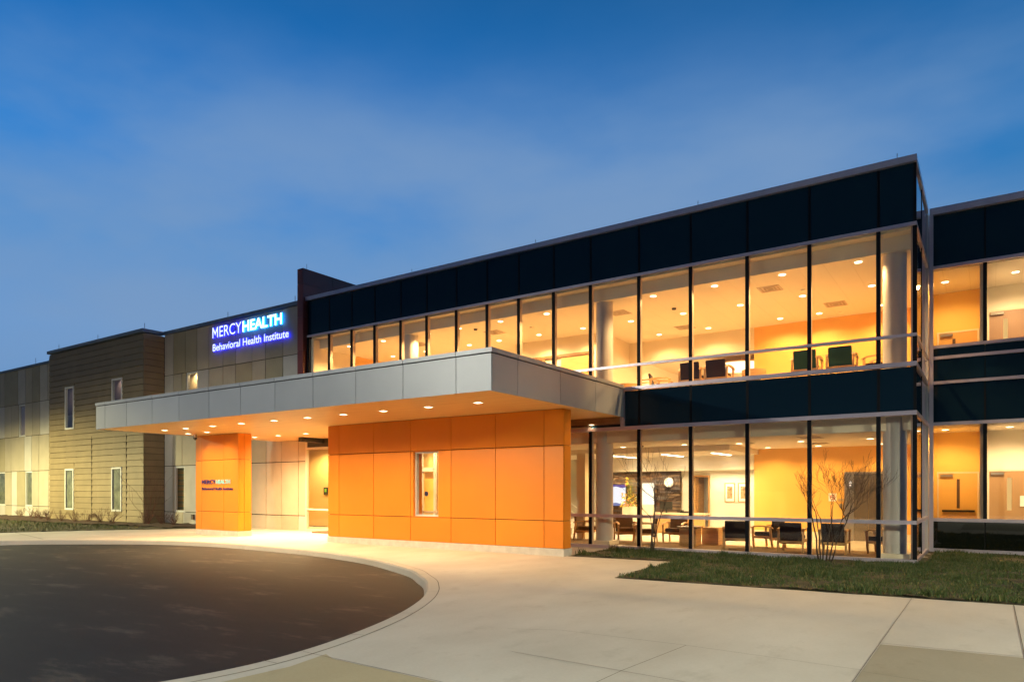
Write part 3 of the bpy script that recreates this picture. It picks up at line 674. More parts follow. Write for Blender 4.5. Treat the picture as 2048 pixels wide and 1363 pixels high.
# ================================================================== beige wing (far left + sign wall)
bw = thing('beige_wing', 'two-storey wing clad in beige and grey vertical panels with coping', 'building', (-42, 19.5, G0))
YW = 19.5
PM = [M['beigeA'], M['beigeB'], M['beigeC']]
wins = [(-51.95, -50.98, 3.45, 5.52), (-56.0, -54.04, -1.01, 1.21), (-51.0, -49.97, -1.01, 1.21), (-46.2, -45.2, -1.01, 1.21), (-33.80, -32.86, -1.09, 1.20), (-32.73, -31.72, 3.45, 5.79)]
def inwin(a, b, c, d):
    for (x0, x1, z0, z1) in wins:
        if a < x1 - .02 and b > x0 + .02 and c < z1 - .02 and d > z0 + .02: return True
    return False
rnd = random.Random(21)
def wallrow(mb, edges, z0, z1, tones):
    for i in range(len(edges) - 1):
        a, b = edges[i] + .017, edges[i + 1] - .017
        if b - a < .02 or inwin(a, b, z0, z1): continue
        mb.box(a, b, YW, YW + .04, z0 + .017, z1 - .017, tones[i % len(tones)])
wb = MB()
# sign wall: measured joints
up = [-34.66, -33.86, -32.80, -31.79, -30.80, -29.66, -28.69, -27.46, -26.49, -25.29, -23.3]
wallrow(wb, up, 5.80, 7.86, [2, 1, 1, 0, 0, 1, 0, 0, 1, 0])
wallrow(wb, [-34.66, -33.86, -33.1, -32.73, -31.72, -30.80, -29.66, -28.69, -27.46, -26.49, -25.29, -23.3], 3.45, 5.80, [2, 0, 1, 0, 2, 0, 0, 1, 0, 1, 2])
wallrow(wb, [-34.66, -33.93, -33.08, -31.87, -30.6, -29.4, -28.4, -27.47, -26.45, -25.37, -24.27, -23.72], 1.22, 3.45, [2, 0, 0, 0, 1, 0, 0, 1, 0, 0, 0])
wallrow(wb, [-34.66, -33.93, -33.80, -32.86, -31.87, -30.6, -29.4, -28.4, -27.47, -26.45, -25.37, -24.27, -23.72], -1.08, 1.22, [2, 0, 0, 2, 0, 0, 1, 0, 0, 0, 0, 0])
wallrow(wb, [-34.66, -33.93, -33.0, -31.87, -30.6, -29.4, -28.4, -27.47, -26.45, -25.37, -24.27, -23.72], -1.75, -1.08, [2, 0, 2, 1, 0, 0, 0, 0, 0, 0])
wb.build('panel_wall', PM, bw); wb = MB()
# far left wall
def far(seed, xs0):
    r_ = random.Random(seed); e = [xs0]; x = xs0
    return e
fx = {0: ([-62, -61, -59.6, -58.4, -57.2, -56.0, -54.84, -53.9, -52.9, -52.2, -51.06, -50.04, -48.84, -48.0, -47.0, -46.2, -45.2, -44.9], [0, 1, 0, 2, 0, 0, 1, 0, 1, 2, 0, 0, 1, 0, 2, 0, 1])}
wallrow(wb, [-62, -60.8, -59.4, -58, -56.9, -55.6, -54.84, -54.1, -52.03, -50.9, -49.9, -48.85, -47.8, -46.8, -45.8, -44.9], 5.54, 7.78, [0, 1, 0, 2, 0, 1, 0, 1, 2, 0, 1, 2, 0, 1, 0])
wallrow(wb, [-62, -60.8, -59.4, -58, -56.9, -55.6, -54.1, -53.0, -51.95, -50.98, -49.9, -48.84, -47.6, -46.8, -45.8, -44.9], 3.45, 5.54, [0, 1, 0, 0, 1, 2, 0, 0, 0, 0, 0, 2, 0, 1, 0])
wallrow(wb, [-62, -60.8, -59.4, -58, -56.9, -55.6, -54.1, -53.1, -51.1, -50.04, -49.0, -47.6, -46.4, -44.9], 1.22, 3.45, [0, 1, 0, 2, 0, 1, 0, 0, 2, 0, 0, 1, 0])
wallrow(wb, [-62, -60.8, -59.4, -58, -56.0, -54.04, -53.0, -52.2, -51.0, -49.97, -49.0, -47.7, -46.2, -45.2, -44.9], -1.0, 1.22, [0, 1, 0, 2, 0, 0, 2, 1, 0, 0, 0, 0, 0, 0])
wallrow(wb, [-62, -60.8, -59.4, -58, -56.0, -54.04, -53.0, -52.2, -51.0, -49.97, -49.0, -47.7, -46.2, -44.9], -1.80, -1.0, [0, 1, 0, 2, 2, 0, 2, 0, 2, 0, 0, 0, 0])
wb.build('panel_wall', PM, bw)
MB().box(-62, -57, YW + .045, 30, -1.9, 7.7).build('wing_core', M['joint'], bw)
# dark backing with openings left behind the windows
bk = MB(); xs = sorted({-62, -23.73, -23.3} | {w_[0] for w_ in wins} | {w_[1] for w_ in wins})
for i in range(len(xs) - 1):
    a, b = xs[i], xs[i + 1]; segs = [(-1.9, 7.8)] if b < -23.5 else [(2.1, 7.8)]
    for (x0, x1, z0, z1) in wins:
        if a >= x0 - .001 and b <= x1 + .001:
            ns = []
            for (p, q) in segs:
                if z0 > p: ns.append((p, min(q, z0)))
                if z1 < q: ns.append((max(p, z1), q))
            segs = ns
    for (p, q) in segs:
        if a >= -23.73 and False: continue
        bk.box(a, b, YW + .05, YW + .12, p, q)
bko = bk.build('wall_backing', M['joint'], bw)
MB().box(-62, -44.95, YW - .06, YW + .35, 7.78, 7.92).build('coping', M['coping'], bw)
MB().box(-34.72, -22.94, YW - .06, YW + .35, 7.88, 8.04).build('coping', M['coping'], bw)
room = MB()
room.box(-62, -34, 22.0, 22.1, -1.9, 7.7); room.box(-34, -26.4, 22.0, 22.1, -1.9, 7.7); room.box(-62, -26.4, YW + .13, 22.0, 2.6, 2.7)
room.build('room_wall', M['dark_in'], bw)
warmroom = mat('lit_room_wall', (.75, .62, .40), .7)
for (x0, x1, z0, z1) in wins:
    fo = window(bw, x0, x1, z0, z1, YW)
MB().box(-34.6, -31.2, 20.1, 20.13, 3.2, 6.0).box(-34.6, -31.0, 19.64, 20.13, 6.001, 6.05).build('blind_or_tint_sheet', warmroom, bw)
MB().box(-51.86, -51.07, 19.605, 19.615, 3.54, 5.43).build('blind_or_tint_sheet', mat('mauve_blind', (.36, .30, .30), .7), bw)
for (x0, x1) in ((-55.9, -54.13), (-50.91, -50.06)):
    MB().box(x0, x1, 19.605, 19.615, -.93, 1.13).build('blind_or_tint_sheet', gb_ , bw)  # added sheet behind the glass, coloured like a dark green reflection
bl = MB()
for k in range(24): bl.box(-34.6, -32.92, 19.75, 19.77, -1.0 + k * .092, -1.0 + k * .092 + .055, k % 3)
bl.build('blind_or_tint_sheet', [mat('blind_tan', (.45, .33, .18), .6), mat('blind_green', (.25, .26, .16), .6), mat('blind_orange', (.55, .32, .10), .6)], bw)
for (x, y) in ((-29.42, YW + .1), (-49.68, YW + .1), (-24.6, YW + .1)):
    MB().tube([(x, y, 8.0), (x, y, 8.33)], .012, 5).build('lightning_rod', M['coping'], bw)
MB().box(-32.15, -31.98, YW - .10, YW - .001, -1.42, -1.17).build('outlet_box', mat('outlet_bronze', (.12, .10, .08), .4), bw)

# ================================================================== brown block
YK = 18.43
bb = thing('brown_block', 'projecting block clad in brown horizontal lap siding', 'building', (-39.8, 18.43, G0))
kw = [(-43.0, -41.95, 3.40, 5.78), (-37.78, -36.72, 3.40, 5.78), (-43.0, -41.98, -1.09, 1.20), (-37.82, -36.80, -1.09, 1.19)]
sd = MB(); z = -1.80; k = 0
zs = [-1.95 + .3145 * i for i in range(32)]
for i in range(31):
    z0, z1 = zs[i], min(zs[i + 1], 7.86)
    if z1 - z0 < .05: continue
    cuts = []
    for (x0, x1, a, b) in kw:
        if z0 < b and z1 > a: cuts.append((x0, x1, a, b))
    xs = [-45.0] + [v for c_ in sorted(cuts) for v in c_[:2]] + [-34.668]
    for j in range(0, len(xs), 2):
        x0, x1 = xs[j], xs[j + 1]
        b0 = len(sd.v)   # each board leans out at its foot
        zl = z0 + .019
        sd.v += [(x0, YK, zl), (x1, YK, zl), (x1, YK + .035, z1), (x0, YK + .035, z1), (x0, YK + .06, zl), (x1, YK + .06, zl), (x1, YK + .06, z1), (x0, YK + .06, z1)]
        sd.f += [tuple(b0 + q for q in f_) for f_ in ((0, 1, 2, 3), (4, 7, 6, 5), (0, 4, 5, 1), (3, 2, 6, 7), (0, 3, 7, 4), (1, 5, 6, 2))]; sd.m += [0] * 6
    for (x0, x1, a, b) in cuts:      # slivers above and below a window
        if a > z0 + .01: sd.box(x0, x1, YK + .006, YK + .06, z0, a)
        if b < z1 - .01: sd.box(x0, x1, YK + .006, YK + .06, b, z1)
    # right flank
    b0 = len(sd.v); X = -34.667
    zl = z0 + .019
    sd.v += [(X, YK + .0, zl), (X, YW - .01, zl), (X - .025, YW - .01, z1), (X - .025, YK + .0, z1), (X - .05, YK + .061, zl), (X - .05, YW - .01, zl), (X - .05, YW - .01, z1), (X - .05, YK + .061, z1)]
    sd.f += [tuple(b0 + q for q in f_) for f_ in ((0, 1, 2, 3), (4, 7, 6, 5), (0, 4, 5, 1), (3, 2, 6, 7), (0, 3, 7, 4), (1, 5, 6, 2))]; sd.m += [0] * 6
sd.build('lap_siding', M['brown'], bb)
cr = MB()
for i in range(len(kw)): pass
cr.box(-45.0, -43.05, YK + .07, YK + .1, -1.9, 7.8); cr.box(-41.9, -37.85, YK + .07, YK + .1, -1.9, 7.8); cr.box(-36.7, -34.75, YK + .07, YK + .1, -1.9, 7.8)
cr.box(-43.05, -41.9, YK + .07, YK + .1, 1.25, 3.3); cr.box(-37.85, -36.7, YK + .07, YK + .1, 1.25, 3.3); cr.box(-43.05, -41.9, YK + .07, YK + .1, 5.85, 7.8); cr.box(-37.85, -36.7, YK + .07, YK + .1, 5.85, 7.8)
cr.box(-45, -34.75, 21, 21.1, -1.9, 7.8); cr.box(-45, -44.9, YK + .1, 21, -1.9, 7.8); cr.box(-45, -34.75, YK + .1, 21, 5.97, 6.04); cr.box(-45, -34.75, YK + .1, 21, 2.5, 2.6)
cr.build('wall_backing', M['dark_in'], bb)
MB().box(-45.08, -34.60, YK - .08, YK + .3, 7.86, 8.02).box(-34.95, -34.60, YK + .301, YW - .061, 7.86, 8.02).build('coping', M['coping'], bb)
for w_ in kw: window(bb, *w_, YK, recess=-.02)
MB().box(-44.4, -42.0, 18.95, 18.97, 3.4, 4.3).build('blind_or_tint_sheet', mat('white_blind', (.6, .62, .6), .6), bb)
MB().box(-40.8, -38.4, 19.6, 19.63, -1.6, 2.49).build('room_wall', warmroom, bb)
MB().box(-45.0, -43.05, YK + .061, YK + .069, -1.9, 7.8).box(-41.9, -37.85, YK + .061, YK + .069, -1.9, 7.8).box(-36.7, -34.73, YK + .061, YK + .069, -1.9, 7.8).box(-34.735, -34.722, YK + .08, YW - .02, -1.9, 7.8).build('shadow_gap', M['joint'], bb)
for (x0, x1) in ((-44.6, -42.0), (-39.3, -36.8)):
    MB().box(x0, x1, 19.0, 19.02, 3.2, 5.95).build('blind_or_tint_sheet', mat('mauve_blind', (.36, .30, .30), .7), bb)
gb_ = mat('pane_reflection_tint', (.16, .18, .14), .7, noise=True, scale=2.5, amount=.5)  # same reflection tone for the lower brown block panes
for (x0, x1) in ((-42.92, -42.06), (-37.74, -36.88)):
    MB().box(x0, x1, 18.485, 18.495, -1.01, 1.12).build('blind_or_tint_sheet', gb_, bb)  # sheet added behind the pane to give its dark greenish reflection
jj = MB()
for x in (-39.95, -36.35): jj.box(x - .008, x + .008, YK - .003, YK + .03, -1.75, 2.9)
jj.build('joint_strip', M['mull'], bb)
for x in (-34.75, -39.46, -43.98):
    MB().tube([(x, YK + .1, 8.0), (x, YK + .1, 8.32)], .012, 5).build('lightning_rod', M['coping'], bb)

# ================================================================== maroon fin
fin = thing('fin_wall', 'tall maroon panel fin rising above the roof beside the lit sign', 'wall', (-22.8, 18.38, 2.2))
fm = MB(); fm.box(-22.90, -22.63, 18.41, 27.5, 1.95, 8.82); fm.build('fin_core', M['joint'], fin)
fz = [2.9, 4.25, 5.58, 6.92, 8.25, 8.86]
fp = MB()
for a, b in zip(fz[:-1], fz[1:]): fp.box(-22.93, -22.60, 18.38, 18.405, a + .008, b - .008)
ysn = [18.406, 19.9, 21.4, 22.9, 24.4, 25.9, 27.5]
for a, b in zip(fz[:-1], fz[1:]):
    for c_, d_ in zip(ysn[:-1], ysn[1:]):
        fp.box(-22.625, -22.60, c_ + .008, d_ - .008, a + .008, b - .008); fp.box(-22.93, -22.905, c_ + .008, d_ - .008, a + .008, b - .008)
fp.box(-22.90, -22.63, 18.41, 27.5, 8.825, 8.87)
fp.build('fin_panel', M['maroon'], fin)
MB().tube([(-22.75, 18.7, 8.87), (-22.75, 18.7, 9.12)], .008, 5).build('lightning_rod', M['coping'], fin)

# ================================================================== canopy
cx0, cx1, cy0, cz0, cz1 = -25.713, -8.70, 12.01, 2.11, 3.03
cn = thing('entrance_canopy', 'flat silver-panelled canopy over the entrance with plank soffit', 'canopy', (-17.2, 12.01, cz0))
fx_ = [cx0, -25.09, -23.66, -22.08, -20.54, -18.96, -17.44, -15.91, -14.37, -12.80, -11.236, -9.662, cx1]
pf = MB(); panels(pf, fx_, [cz0, cz1 - .115], cy0, gap=.016, t=.03)
for i in range(len(fx_) - 1): pf.box(fx_[i] + (.008 if i else -.02), fx_[i + 1] - (.008 if i < len(fx_) - 2 else -.02), cy0 - .02, cy0 + .2, cz1 - .098, cz1)
pf.build('front_fascia', M['fascia'], cn)
ys_ = [cy0 + .031, 13.01, 14.89, 16.77, 18.50]
sf = MB()
for i in range(4):
    a, b = ys_[i] + (.008 if i else 0), ys_[i + 1] - .008
    sf.box(cx1 - .03, cx1, a, b, cz0, cz1 - .123); sf.box(cx1 - .2, cx1 + .02, a if i else cy0 + .201, b, cz1 - .098, cz1)
sf.build('side_fascia', M['fascia'], cn); sf = MB()
for i in range(4):
    a, b = ys_[i] + (.008 if i else 0), ys_[i + 1] - .008
    sf.box(cx0, cx0 + .03, a, b, cz0, cz1 - .123); sf.box(cx0 - .02, cx0 + .2, a if i else cy0 + .201, b, cz1 - .098, cz1)
sf.build('side_fascia', M['fascia'], cn)
MB().box(cx0 + .035, cx1 - .035, cy0 + .035, 18.45, cz0 + .05, cz1 - .06).build('canopy_core', M['joint'], cn)
MB().box(cx0 + .031, cx1 - .031, cy0 + .031, 18.45, cz0 + .012, cz0 + .045).build('soffit', M['soffit'], cn)
MB().box(cx0, -9.0, 18.452, 19.48, cz0 + .012, cz0 + .06).build('rear_soffit', M['soffit'], cn)
MB().box(cx0, -22.95, 18.452, 19.47, cz0 + .07, cz1).build('rear_roof', M['fascia'], cn)
MB().box(-13.9, cx1 - .1, 18.452, 18.50, 1.95, cz0 + .01).build('soffit_edge', M['wood_dark'], cn)

# ================================================================== orange wall
ow = thing('orange_wall', 'long free-standing orange panel wall with one tall narrow window', 'wall', (-13.6, 15.71, G0))
oy = 15.712; oz = [-1.52, -.795, 1.17, 2.12]
ox = [-18.056, -17.527, -15.952, -14.394, -12.825, -11.246, -9.676, -9.084]
WX0, WX1, WZ0, WZ1 = -14.30, -13.30, -.795, 1.17
pn = MB()
for i in range(len(ox) - 1):
    for j in range(3):
        a, b, c_, d_ = ox[i] + .010, ox[i + 1] - .010, oz[j] + .009, oz[j + 1] - .009
        if j == 1 and i == 3: pn.box(WX1, b, oy, oy + .03, c_, d_); pn.box(a, WX0, oy, oy + .03, c_, d_); continue
        pn.box(a, b, oy, oy + .03, c_, d_)
        pn.box(a, b, oy + .37, oy + .40, c_, d_)
for j in range(3):
    pn.box(-9.114, -9.084, oy + .044, oy + .356, oz[j] + .007, oz[j + 1] - .007)
    pn.box(-18.056, -18.026, oy + .044, oy + .356, oz[j] + .007, oz[j + 1] - .007)
pn.build('orange_panel', M['orange'], ow)
cr = MB(); cr.box(-18.02, WX0, oy + .035, oy + .365, -1.52, 2.12); cr.box(WX1, -9.12, oy + .035, oy + .365, -1.52, 2.12)
cr.box(WX0, WX1, oy + .035, oy + .365, -1.52, WZ0); cr.box(WX0, WX1, oy + .035, oy + .365, WZ1, 2.12); cr.build('wall_core', M['joint'], ow)
rv = MB(); rv.box(WX0, WX0 + .02, oy, oy + .39, WZ0, WZ1); rv.box(WX1 - .02, WX1, oy + .032, oy + .39, WZ0, WZ1); rv.box(WX0 + .02, WX1 - .02, oy + .032, oy + .39, WZ1 - .02, WZ1); rv.box(WX0 + .02, WX1 - .02, oy + .032, oy + .39, WZ0, WZ0 + .02)
rv.build('window_reveal', M['orange'], ow)
window(ow, WX0 + .02, WX1 - .02, WZ0 + .02, WZ1 - .02, oy, recess=.08, fw=.05)
MB().box(-18.07, -9.07, oy - .015, oy + .415, G0 - .05, -1.52).build('plinth', M['plinth'], ow)
# ================================================================== orange pillar
op = thing('orange_pillar', 'square orange panel pillar with a concrete foot under the canopy', 'pillar', (-24.3, 15.73, G0))
px0, px1, py0, py1 = -25.70, -22.965, 15.72, 16.28
pz = [-1.52, -.81, 1.15, 2.12]; pxs = [px0, -25.3, -23.86, px1]
pn = MB()
for j in range(3):
    for i in range(3): pn.box(pxs[i] + (.007 if i else 0), pxs[i + 1] - (.007 if i < 2 else 0), py0, py0 + .03, pz[j] + .007, pz[j + 1] - .007)
    pn.box(px1 - .03, px1, py0 + .037, py0 + .25, pz[j] + .007, pz[j + 1] - .007); pn.box(px1 - .03, px1, py0 + .264, py1, pz[j] + .007, pz[j + 1] - .007)
    pn.box(px0, px0 + .03, py0 + .037, py1, pz[j] + .007, pz[j + 1] - .007); pn.box(px0 + .037, px1 - .037, py1 - .03, py1, pz[j] + .007, pz[j + 1] - .007)
pn.build('orange_panel', M['orange'], op)
MB().box(px0 + .035, px1 - .035, py0 + .035, py1 - .035, -1.52, 2.12).build('pillar_core', M['joint'], op)
MB().box(px0 - .01, px1 + .01, py0 - .01, py1 + .01, G0 - .05, -1.52).build('plinth', M['plinth'], op)

# ================================================================== entrance storefront
ef = thing('entrance_storefront', 'glazed entrance front behind the orange wall, pale metal frames', 'entrance', (-18, 19.5, G0))
sx = [-23.68, -21.9, -20.1, -18.3, -17.55, -16.4, -15.25, -13.95]
fr = MB()
for x in sx: fr.box(x - .035, x + .035, 19.42, 19.54, G0, 2.0)
fr.box(-23.70, -13.9, 19.425, 19.535, -.83, -.76); fr.box(-23.70, -13.9, 19.425, 19.535, 1.70, 1.78); fr.box(-23.70, -13.9, 19.425, 19.535, G0, -1.62)
fr.build('frame', mat('pale_entrance_frame', (.60, .56, .46), .4), ef)
for a, b in zip(sx[:-1], sx[1:]):
    MB().box(a + .036, b - .036, 19.475, 19.485, -.759, 1.699).build('pane', M['glass'], ef)
    MB().box(a + .036, b - .036, 19.475, 19.485, -1.619, -.831).build('pane', M['glass'], ef)
MB().box(-23.6, -13.9, 19.43, 19.6, 1.79, 2.12).build('head_panel', M['plastic_black'], ef)
# accessibility sticker on the door glass
stk = MB(); stk.tube([(-17.05, 19.46, -.13), (-17.05, 19.468, -.13)], .09, 20); so = stk.build('door_sticker', mat('blue_sticker', (.05, .08, .40), .5), ef)
inn = MB(); inn.box(-26.2, -14.0, 21.6, 21.7, Z1, 2.1); inn.box(-26.3, -26.2, 19.64, 21.7, Z1, 2.1); inn.build('vestibule_wall', mat('yellow_vestibule_wall', (.85, .64, .28), .6), ef)
MB().box(-26.2, -13.9, 19.64, 21.6, 2.0, 2.1).box(-26.2, -13.9, 19.64, 21.6, Z1 - .1, Z1 - .03).build('vestibule_ceiling', M['ceil_in'], ef)
vf = MB()
for x in (-19.3, -18.85, -18.15): vf.box(x - .05, x + .05, 21.2, 21.3, Z1, 1.9)
vf.box(-19.3, -18.15, 21.2, 21.3, .75, .9); vf.box(-19.6, -17.9, 21.2, 21.3, -.9, -.84)
vf.build('inner_door_frame', M['white_frame'], ef)
vi = MB(); vi.box(-18.79, -18.21, 21.35, 21.4, Z1, .74); vi.build('inner_door', mat('golden_door', (.80, .52, .12), .5), ef)
panel = thing('wall_keypad', 'small dark wall keypad with a green screen inside the entrance', 'keypad', (-24.0, 21.5, -.1))
MB().box(-25.05, -24.78, 21.54, 21.598, -.20, .13).build('housing', M['plastic_black'], panel)
MB().box(-24.98, -24.85, 21.53, 21.539, -.08, .07).build('screen', emis('green_screen', (.45, .75, .05), .9), panel)
panel.location = (-24.9, 21.6, -.2 + H)
for ch in panel.children:
    for v in ch.data.vertices: v.co += Vector((-24.0, 21.5, -.1 + H)) - Vector((-24.9, 21.6, -.2 + H))
# lobby side frames + stair seen at the left of the lounge glass
vs = thing('vestibule_screen', 'metal-framed glass screen between the entrance vestibule and the lounge', 'glass screen', (-11.6, 20.5, Z1))
f = MB()
for y in (19.25, 21.3): f.box(-12.25, -12.1, y, y + .12, Z1, 1.42)
f.box(-12.22, -12.13, 19.37, 21.3, .35, .45); f.box(-12.22, -12.13, 19.37, 21.3, 1.28, 1.42); f.box(-12.22, -12.13, 19.37, 21.3, Z1, Z1 + .1)
f.build('frame', mat('olive_metal_frame', (.28, .24, .13), .4), vs)
MB().box(-12.18, -12.17, 19.38, 21.29, -1.53, .349).build('pane', M['glass'], vs)
MB().box(-11.62, -11.30, 21.0, 21.35, Z1, 1.249).build('post', M['wall_in'], vs)
sr = thing('staircase', 'pale steps with two slanting handrails behind the entrance', 'stairs', (-13.8, 23.3, Z1))
s_ = MB()
for k in range(7): s_.box(-13.1 - (k + 1) * .28, -13.1 - k * .28 - .001, 23.3, 24.5, Z1, Z1 + .17 * (k + 1))
s_.build('steps', M['tile'], sr)
for z in (.62, .90): MB().tube([(-12.75, 23.25, Z1 + z), (-14.7, 23.25, Z1 + z + 1.18)], .022, 8).build('handrail', M['paper'], sr)

# ================================================================== lettering
def letters(text, x0, x1, base, cap, y, depth, face, side, parent, offs=0.0, name='letter', pick=None, stand=.0):
    cu = bpy.data.curves.new('lettering', 'FONT'); cu.body = text; cu.size = 1; cu.extrude = .5; cu.offset = offs
    ob = bpy.data.objects.new('lettering', cu); COL.objects.link(ob); bpy.context.view_layer.update()
    me = bpy.data.meshes.new_from_object(ob); bpy.data.objects.remove(ob)
    bm = bmesh.new(); bm.from_mesh(me); bmesh.ops.remove_doubles(bm, verts=bm.verts, dist=1e-5); bm.verts.ensure_lookup_table()
    seen = set(); isl = []
    for v in bm.verts:
        if v.index in seen: continue
        stack = [v]; comp = []
        seen.add(v.index)
        while stack:
            a = stack.pop(); comp.append(a)
            for e in a.link_edges:
                b = e.other_vert(a)
                if b.index not in seen: seen.add(b.index); stack.append(b)
        isl.append(comp)
    info = sorted([(min(v.co.x for v in c_), max(v.co.x for v in c_), c_) for c_ in isl], key=lambda t: t[0])
    groups = []
    for a, b, c_ in info:
        if groups and a < groups[-1][1] - .02 and (min(b, groups[-1][1]) - a) > .5 * min(b - a, groups[-1][1] - groups[-1][0]): groups[-1][1] = max(b, groups[-1][1]); groups[-1][2] += c_
        else: groups.append([a, b, list(c_)])
    mnx = min(v.co.x for v in bm.verts); mxx = max(v.co.x for v in bm.verts)
    hh = max(v.co.y for v in groups[0][2]) ; lo = min(v.co.y for v in groups[0][2])
    o0 = Vector(parent.location)
    for gi, (a, b, vs_) in enumerate(groups):
        ids = {v.index: i for i, v in enumerate(vs_)}
        vv = []
        for v in vs_:
            X = x0 + (v.co.x - mnx) / (mxx - mnx) * (x1 - x0); Z = base + (v.co.y - lo) / (hh - lo) * cap + H
            Y = y - stand - depth * (.5 + v.co.z)
            vv.append((X - o0.x, Y - o0.y, Z - o0.z))
        ff = []; mi = []
        done = set()
        for v in vs_:
            for f_ in v.link_faces:
                if f_.index in done: continue
                done.add(f_.index); ff.append([ids[w.index] for w in f_.verts]); mi.append(0 if f_.normal.z > .7 else 1)
        if text == 'MERCY' and gi == 0:      # a plain block M
            xa, xb = min(q[0] for q in vv), max(q[0] for q in vv) - .012; za, zb = base + H - o0.z, base + cap + H - o0.z
            ya, yb = min(q[1] for q in vv), max(q[1] for q in vv); wd, ht = xb - xa, zb - za
            out_ = [(0, 0), (.17, 0), (.17, .70), (.5, .22), (.83, .70), (.83, 0), (1, 0), (1, 1), (.84, 1), (.5, .50), (.16, 1), (0, 1)]
            n_ = len(out_); vv = [(xa + p[0] * wd, ya, za + p[1] * ht) for p in out_] + [(xa + p[0] * wd, yb, za + p[1] * ht) for p in out_]
            tr_ = tessellate_polygon([[Vector((p[0], p[1], 0)) for p in out_]]); ff = [list(t) for t in tr_] + [[i + n_ for i in t] for t in tr_]
            mi = [0] * len(tr_) + [1] * len(tr_)
            for i in range(n_): ff.append([i, (i + 1) % n_, n_ + (i + 1) % n_, n_ + i]); mi.append(1)
        m2 = bpy.data.meshes.new(name); m2.from_pydata(vv, [], ff)
        fm_, sm_ = pick(gi) if pick else (face, side)
        m2.materials.append(fm_); m2.materials.append(sm_); m2.polygons.foreach_set('material_index', mi); m2.update()
        lo_ = bpy.data.objects.new(name, m2); COL.objects.link(lo_); lo_.parent = parent
    bm.free()
sg = thing('building_sign', 'glowing white and blue two-line sign high on the beige wall', 'sign', (-27.6, 19.45, 6.5))
LW = emis('letter_face_white', (.72, .80, 1.0), 1.5); LB = emis('letter_edge_blue', (.004, .008, 1.0), 9)
LW2 = emis('letter_face_bright', (.85, .95, 1.0), 2.0); LC = emis('letter_edge_azure', (.004, .25, 1.0), 8)
letters('MERCY', -30.35, -28.10, 7.18, .49, YW, .05, None, None, sg, .004, pick=lambda i: (LW, LB), stand=.05)
letters('HEALTH', -28.02, -25.24, 7.18, .49, YW, .05, None, None, sg, .026, pick=lambda i: (LW2, LC), stand=.05)
letters('Behavioral Health Institute', -30.34, -24.79, 6.56, .33, YW, .04, None, None, sg, .012, pick=lambda i: (LW, LB), stand=.05)
s2 = thing('pillar_sign', 'small navy and light blue two-line lettering on the orange pillar', 'sign', (-24.3, 15.7, 0))
letters('MERCY', -25.26, -24.36, .245, .155, py0, .02, None, None, s2, .01, pick=lambda i: (M['navy'], M['navy']), stand=.01)
letters('HEALTH', -24.33, -23.43, .245, .155, py0, .02, None, None, s2, .022, pick=lambda i: (M['cyan'], M['cyan']), stand=.01)
letters('Behavioral Health Institute', -25.26, -23.27, .01, .105, py0, .015, None, None, s2, .006, pick=lambda i: (M['navy'], M['navy']), stand=.008)

# ================================================================== lights in ceilings
WARM2 = (1.0, .61, .23)
def downlight(x, y, z, energy, col, label, group, r=.09, lens=None, square=False, spot=150, blend=.6, gl=True):
    t = thing('downlight', label, 'downlight', (x, y, z - .02), group)
    m_ = MB()
    if square:
        m_.box(x - r - .02, x + r + .02, y - r - .02, y - r, z - .012, z - .001); m_.box(x - r - .02, x + r + .02, y + r, y + r + .02, z - .012, z - .001)
        m_.box(x - r - .02, x - r, y - r, y + r, z - .012, z - .001); m_.box(x + r, x + r + .02, y - r, y + r, z - .012, z - .001)
    else:
        n = 20
        for k in range(n):
            a, b = 2 * math.pi * k / n, 2 * math.pi * (k + 1) / n
            m_.quad((x + r * math.cos(a), y + r * math.sin(a), z - .012), (x + r * math.cos(b), y + r * math.sin(b), z - .012), (x + (r + .02) * math.cos(b), y + (r + .02) * math.sin(b), z - .004), (x + (r + .02) * math.cos(a), y + (r + .02) * math.sin(a), z - .004))
    m_.build('trim', M['paper'], t)
    l_ = MB()
    if square: l_.box(x - r, x + r, y - r, y + r, z - .010, z - .002)
    else: l_.cyl(x, y, z - .010, z - .002, r, 20)
    l_.build('lens', lens or M['lens'], t)
    lamp('SPOT', 'downlight_lamp', (x, y, z - .05), energy, col, t, .06, spot, blend)
    return t
UC = [-2.69, -4.51, -6.32, -8.14, -9.97, -11.80, -13.63, -15.42, -16.85, -19.10, -20.95]
E2 = 440
for r_, y in enumerate((19.33, 21.78, 24.23)):
    for i, x in enumerate(UC):
        if r_ == 2 and not (-11 < x): continue
        if r_ == 0 and i == 4: continue
        row = ('window-side', 'middle', 'wall-side')[r_]
        xx = -5.72 if (r_ == 2 and i == 2) else x
        downlight(xx, y, ZC2, E2 * (1.1, 1.1, .42)[r_], WARM2, f'upper-floor ceiling downlight, {row} row, {ORD[i]} bay from the glass corner', 'downlights in the upper lounge ceiling')
E1 = 205
for i, (x, y) in enumerate([(-2.71, 21.65), (-4.53, 21.65), (-6.3, 21.6), (-7.89, 21.2), (-9.99, 21.2), (-2.69, 24.18), (-4.52, 24.15), (-6.1, 24.2)]):
    where = 'front row' if i < 5 else 'wall row'; n_ = ORD[i if i < 5 else i - 5]
    downlight(x, y, ZC1, E1 * (1 if y < 23 else .65), (1, .60, .20), f'ground-floor lounge downlight, {where}, {n_} from the glass corner', 'downlights in the ground floor ceiling', lens=M['lens'])
